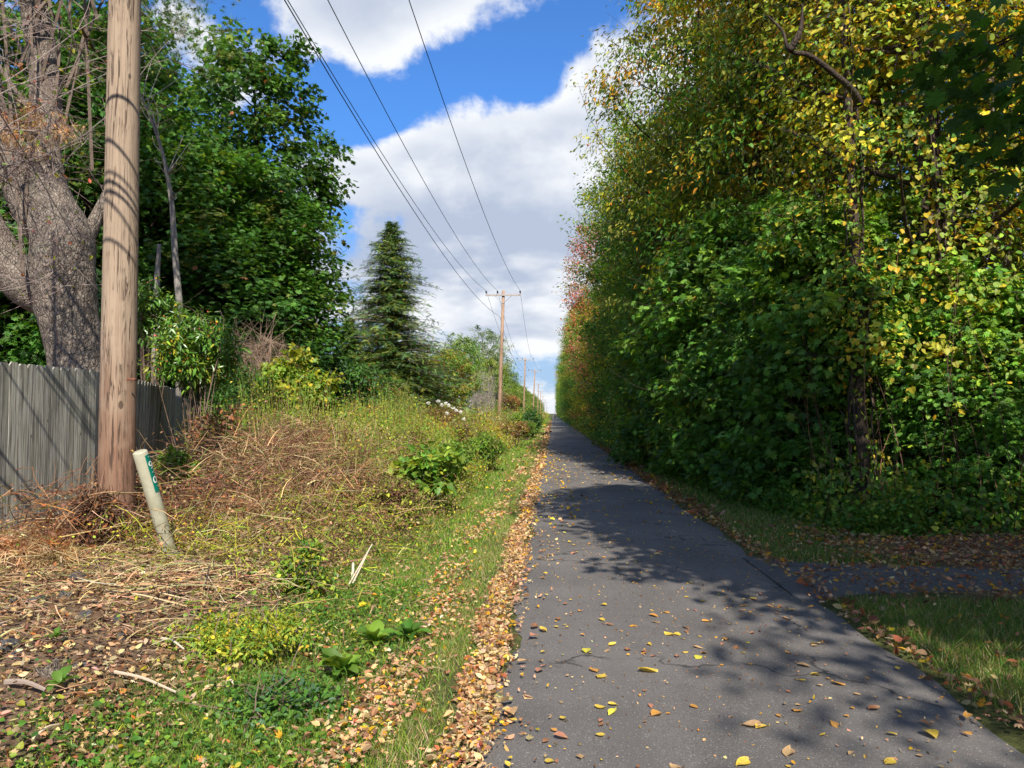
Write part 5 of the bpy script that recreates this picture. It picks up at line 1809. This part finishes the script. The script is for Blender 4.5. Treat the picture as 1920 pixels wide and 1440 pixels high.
# pine cone
p = drop(183, 1168)
V, N, T = [], [], []
for k in range(60):
    f = k / 59
    a = k * 2.4
    r_ = .022 * math.sin(math.pi * (.12 + .8 * f))
    V.append([math.cos(a) * r_, f * .10 - .05, math.sin(a) * r_])
    T.append([math.cos(a), .55, math.sin(a)])
    N.append([-math.cos(a) * .4, 1, -math.sin(a) * .4])
o = Geo().add(*place('round', np.array(V), np.array(N), np.array(T), np.full(60, .024), np.tile((.13, .075, .045), (60, 1)))).build("pine_cone", M_DRY, loc=p + np.array([0, 0, .03]), rot=(0, .1, .9))
tag(o, "brown pine cone lying among the black chunks", "pine cone")

# sticks
STK = [((205, 1168 + 100), (330, 1215 + 100), .010, (.45, .36, .26), "pale stick lying below the yellow-green mound's left end"),
       ((10, 1290), (85, 1312), .016, (.26, .20, .16), "grey-brown branch at the lower left edge"), ((60, 1400), (110, 1378), .008, (.55, .42, .28), "short straw-coloured stick near the bottom left corner"),
       ((300, 1205), (345, 1232), .009, (.50, .42, .32), "pale broken stick left of the yellow-green mound"), ((425, 1290), (440, 1300), .010, (.6, .45, .3), "short cut stick below the yellow-green mound"),
       ((160, 1098), (360, 1138), .007, (.58, .46, .27), "long straw stalk lying across the bank"), ((180, 1112), (350, 1150), .006, (.55, .44, .25), "thin straw stalk just below the longest one"),
       ((360, 1050), (420, 1140), .006, (.55, .46, .33), "thin pale stalk right of the marker post foot")]
for (a, b_, r_, c_, lab) in STK:
    p0, p1 = drop(*a) + [0, 0, .03], drop(*b_) + [0, 0, .05]
    mid = (p0 + p1) / 2 + [0, 0, .02]
    V, F = tube(spline([p0, mid, p1], 7), np.linspace(r_, r_ * .6, 7), 6)
    o = Geo().add(V - mid, F, c_).build("stick", M_TWIG, loc=mid)
    tag(o, lab, "stick", "sticks and stalks on the bank")
for k, (a, b_, lab) in enumerate((((645, 1105), (698, 1020), "tall pale dry stalk leaning right before the heap"), ((655, 1100), (690, 1035), "second pale dry stalk beside the tallest one"), ((658, 1085), (662, 1055), "short thick pale stalk stub"), ((632, 1085), (632, 1072), "tiny upright pale stalk stub"),
                                  ((378, 1115), (392, 1060), "dark forked dead twig in the near bank"))):
    p0 = drop(*a)
    p1 = W(b_[0], b_[1], p0[1] + .05)
    c_ = (.62, .55, .42) if k < 4 else (.06, .045, .035)
    V, F = tube(spline([p0 - [0, 0, .03], (p0 + p1) / 2 + [.01, 0, 0], p1], 7), np.linspace(.008 if k != 2 else .014, .005 if k != 2 else .012, 7), 6)
    o = Geo().add(V - p0, F, c_).build("stalk", M_TWIG, loc=p0)
    tag(o, lab, "stalk", "upright dry stalks by the heap")
# long dead branch over the heap
p0, p1 = W(370, 915, 9.6), W(500, 855, 12.0)
V, F = tube(spline([p0, (p0 + p1) / 2 + [0, 0, .06], p1], 10), np.linspace(.016, .006, 10), 6)
o = Geo().add(V - p0, F, (.42, .35, .28)).build("stick", M_TWIG, loc=p0)
tag(o, "long grey dead branch slanting over the brown heap", "stick", "sticks and stalks on the bank")


# dry needle boughs
def dry_bough(px_, py_, cnt, sp, names_, lab, seed):
    rng = np.random.default_rng(seed)
    c = drop(px_, py_)
    P = rng.normal(0, 1, (cnt, 3)) * np.array([sp, sp * .7, .03]) + [0, 0, .09]
    o = Geo().add(*place('needles', P, rng.normal(0, 1, P.shape), rng.normal(0, .35, P.shape) + [.35, -.5, -.45], rng.uniform(.13, .24, cnt), pal_pick(names_, [1] * len(names_), cnt, rng))).build("dry_bough", M_DRY, loc=c)
    tag(o, lab, "bough", "dead needle boughs on the bank")


dry_bough(45, 1040, 150, .22, ['rust', 'peach', 'tan', 'brn2'], "orange-brown dead needle bough below the fence", 440)
dry_bough(92, 1062, 60, .10, ['peach', 'tan', 'straw'], "small tan needle tuft right of the orange bough", 441)
dry_bough(440, 985, 70, .20, ['cream', 'straw', 'tan'], "pale straw-coloured dead bough on the brown heap", 442)
dry_bough(500, 930, 45, .14, ['peach', 'rust'], "orange dead bough high on the brown heap", 443)

# ------------------------------------------------------------------ fallen leaves on the asphalt
rng = np.random.default_rng(500)
LV = dict(yellow=(.62, .43, .05), orange=(.55, .26, .05), tan=(.46, .29, .14), brown=(.25, .11, .05), lime=(.60, .55, .05), pink=(.40, .17, .10))
M_FALL, t, bs = mat("fallen_leaf")
oi = t.new('ShaderNodeObjectInfo')
ob = t.new('ShaderNodeTexCoord').outputs['Object']
nn = t.noise(ob, 7, 5, .65)
sp = t.new('ShaderNodeSeparateXYZ')
t.put(sp.inputs[0], ob)
rib = t.smooth(t.math('ABSOLUTE', sp.outputs[0]), .0, .035, 1, 0)
c = t.mix(t.smooth(nn, .50, .72, 0, .65), oi.outputs['Color'], (.22, .10, .04))
c = t.mix(t.math('MULTIPLY', rib, .35), c, (.70, .55, .25))
t.put(bs.inputs['Base Color'], c)
bs.inputs['Roughness'].default_value = .6
tr = t.new('ShaderNodeBsdfTranslucent')
t.put(tr.inputs[0], c)
mx = t.new('ShaderNodeMixShader')
mx.inputs[0].default_value = .2
t.l.new(bs.outputs[0], mx.inputs[1])
t.l.new(tr.outputs[0], mx.inputs[2])
t.l.new(mx.outputs[0], t.n['Material Output'].inputs[0])


def fallen_mesh(seed):
    r = np.random.default_rng(seed)
    curl, bend, tw = r.uniform(-.1, .55), r.uniform(-.2, .6), r.uniform(-.5, .5)
    wdt = r.uniform(.26, .44)
    prof = [(0, .04), (.10, .55), (.28, .95), (.5, 1.0), (.72, .72), (.88, .36), (1.0, .02)]
    V = []
    for (y_, w_) in prof:
        for x_ in (-1, -.5, 0, .5, 1):
            ww = x_ * w_ * wdt * (1 + r.uniform(-.06, .06))
            V.append([ww, y_ - .5, curl * abs(x_) ** 1.6 * w_ * .45 + bend * (y_ - .5) ** 2 + tw * x_ * (y_ - .5) * .35 + .01])
    F = []
    for i in range(6):
        for j in range(4):
            a = i * 5 + j
            F += [[a, a + 1, a + 6], [a, a + 6, a + 5]]
    b0 = len(V)
    V += [[-.012, -.5, .01], [.012, -.5, .01], [r.uniform(-.1, .1), -.85, .06]]
    F.append([b0, b0 + 1, b0 + 2])
    V = np.array(V)
    V[:, 2] -= V[:, 2].min()
    return Geo().add(V, F).mesh("fallen_leaf", M_FALL, True)


FM = [fallen_mesh(600 + k) for k in range(12)]


def fallen(x_, y_, s_, cname, label, rot=None, mi=None):
    o = link("fallen_leaf", FM[rng.integers(0, 12) if mi is None else mi], None, (x_, y_, .032 + .001), (rng.normal(0, .12), rng.normal(0, .12), rng.uniform(0, 6.28) if rot is None else rot), (s_, s_, s_ * .8))
    cc_ = np.array(LV[cname]) * np.exp(rng.normal(0, .12))
    o.color = (*[float(min(.9, q)) for q in cc_], 1)
    tag(o, label, "leaf", "fallen leaves scattered on the trail")


def gpt(px_, py_):
    d = ray(px_, py_)
    k = (CAMZ - .03) / -d[2]
    return d[0] * k, d[1] * k


NAMED = [(1147, 1336, .075, 'lime', "bright lime-yellow heart-shaped leaf near the bottom of the trail"), (1215, 1260, .125, 'yellow', "largest golden leaf lying flat in mid trail"), (957, 1337, .10, 'tan', "wide tan leaf near the left litter, bottom of the trail"),
         (1254, 1190, .085, 'yellow', "yellow leaf standing on edge beside another in mid trail"), (1270, 1190, .07, 'yellow', "pale yellow leaf right of the standing one"), (1362, 1200, .085, 'orange', "curled orange leaf at the shade border"), (1380, 1215, .06, 'brown', "small brown leaf just below the curled orange one"),
         (1148, 1209, .065, 'yellow', "yellow folded leaf left of the centre of the trail"), (1230, 1167, .07, 'tan', "pale tan oval leaf above mid trail"), (1188, 1174, .06, 'orange', "small orange-yellow leaf above mid trail"), (1018, 1181, .08, 'yellow', "golden leaf left side of the trail"),
         (1115, 1257, .09, 'orange', "dark orange curled leaf left of the largest golden leaf"), (1320, 1225, .07, 'tan', "pale leaf right of mid trail"), (1530, 1207, .085, 'yellow', "yellow leaf lying in the deep tree shade"), (1478, 1160, .07, 'orange', "small orange leaf glowing in the deep shade"),
         (1745, 1378, .09, 'yellow', "large pale yellow leaf at the lower right of the trail"), (1480, 1412, .11, 'tan', "big crumpled tan leaf at the bottom edge"), (1430, 1364, .09, 'yellow', "yellow-tipped leaf in a pair near the bottom"), (1408, 1362, .10, 'tan', "long tan leaf in a pair near the bottom"), (1392, 1433, .10, 'yellow', "yellow leaf cut close to the bottom edge")]
for (px_, py_, s_, cn, lab) in NAMED:
    fallen(*gpt(px_, py_), s_ * 1.05, cn, lab)
cnt = 0
while cnt < 275:
    y_ = 3.3 + 9.5 * rng.uniform() ** 1.5
    x_ = rng.uniform(-.25, 2.25)
    if rng.uniform() > (.5 + .5 * abs(x_ - 1) / 1.3) * (.65 + .8 * float(lowfreq(x_, y_, 1.6, 77))):
        continue
    cn = rng.choice(['yellow', 'orange', 'tan', 'brown', 'lime', 'pink'], p=[.34, .2, .2, .12, .05, .09])
    where = "close to the left litter band" if x_ < .35 else ("along the middle of the trail" if x_ < 1.45 else "on the right part of the trail")
    dist = "near the viewer" if y_ < 5.2 else ("a little way ahead" if y_ < 8 else "farther ahead")
    fallen(x_, y_, float(np.clip(.042 * math.exp(rng.normal(0, .38)), .02, .085)), cn, f"{ {'lime': 'greenish-yellow', 'pink': 'pinkish-brown'}.get(cn, cn) } fallen leaf {where}, {dist}")
    cnt += 1
g = Geo()
x_, y_ = scatter(1500, -.3, 2.3, 11, 32, rng, lambda x, y: .35 + .65 * (x < .4))
litter(g, x_, y_, .075, ['y', 'gold', 'tan', 'peach', 'brn2'], [3, 2, 2, 2, 1], rng, .01, zf=lambda x, y: np.full_like(x, .03))
x_, y_ = scatter(1500, -.3, 2.3, 3.2, 11, rng)
litter(g, x_, y_, .022, ['tan', 'gold', 'brn2', 'peach', 'b'], [2, 2, 2, 2, 2], rng, .006, zf=lambda x, y: np.full_like(x, .031))
x_, y_ = scatter(420, -.33, .1, 3.2, 11, rng, lambda x, y: np.exp(-(x + .3) / .14))
litter(g, x_, y_, .05, LT, [6, 4.5, 2, 2.2, 1.6, 1.3, 1.2, .3], rng, .012, zf=lambda x, y: np.full_like(x, .026))
x_, y_ = scatter(600, 2.6, 8, 7.1, 8.4, rng)
litter(g, x_, y_, .06, ['brn2', 'tan', 'gold', 'rust'], [2, 2, 1.5, 2], rng, .01, zf=lambda x, y: np.full_like(x, .024))
g.build("leaf_scatter", M_DRY)
tag(bpy.data.objects["leaf_scatter"], "tiny leaf crumbs and distant leaves strewn over the asphalt", "leaf litter", None, "stuff")

# leaf on the marker post
o = link("fallen_leaf", FM[2], None, post_t + np.array([-.055, -.02, .0]), (.3, .5, .8), .045)
o.color = (.62, .40, .08, 1)
tag(o, "small yellow leaf caught on top of the marker post", "leaf")

# ------------------------------------------------------------------ distant walker
def person(px_, d_, label):
    c = W(px_, 780, d_)
    me = bpy.data.meshes.new("person")
    J = [(0, 0, .95, .15), (0, 0, 1.2, .15), (0, .02, 1.42, .17), (0, .02, 1.53, .065), (0, .03, 1.66, .10), (0, .03, 1.76, .075),
         (-.2, .02, 1.40, .065), (-.27, -.03, 1.12, .05), (-.25, .12, .9, .04), (.2, .02, 1.40, .065), (.27, .05, 1.12, .05), (.25, .18, .93, .04),
         (-.1, 0, .88, .10), (-.1, .12, .48, .07), (-.1, .05, .08, .05), (-.1, .2, .04, .045), (.1, 0, .88, .10), (.1, -.06, .48, .07), (.1, -.28, .12, .05), (.1, -.16, .04, .045)]
    E = [(0, 1), (1, 2), (2, 3), (3, 4), (4, 5), (2, 6), (6, 7), (7, 8), (2, 9), (9, 10), (10, 11), (0, 12), (12, 13), (13, 14), (14, 15), (0, 16), (16, 17), (17, 18), (18, 19)]
    me.from_pydata([j[:3] for j in J], E, [])
    o = link("person", me, None, (c[0], c[1], .03))
    o.modifiers.new("skin", 'SKIN')
    for v_, j in zip(me.skin_vertices[0].data, J):
        v_.radius = (j[3], j[3] * .85)
    me.skin_vertices[0].data[0].use_root = True
    sub = o.modifiers.new("subsurf", 'SUBSURF')
    sub.levels = sub.render_levels = 1
    m, t, bs = mat("clothing_dark")
    ob = t.new('ShaderNodeTexCoord').outputs['Object']
    s = t.new('ShaderNodeSeparateXYZ')
    t.put(s.inputs[0], ob)
    cl = t.mix(t.smooth(s.outputs[2], .84, .9), (.05, .045, .045), (.012, .013, .018))
    cl = t.mix(t.smooth(s.outputs[2], 1.50, 1.53), cl, (.40, .24, .17))
    cl = t.mix(t.smooth(s.outputs[2], 1.66, 1.70), cl, (.03, .02, .015))
    t.put(bs.inputs['Base Color'], cl)
    me.materials.append(m)
    tag(o, label, "person")


person(1041, 150, "person in dark top walking far down the trail")
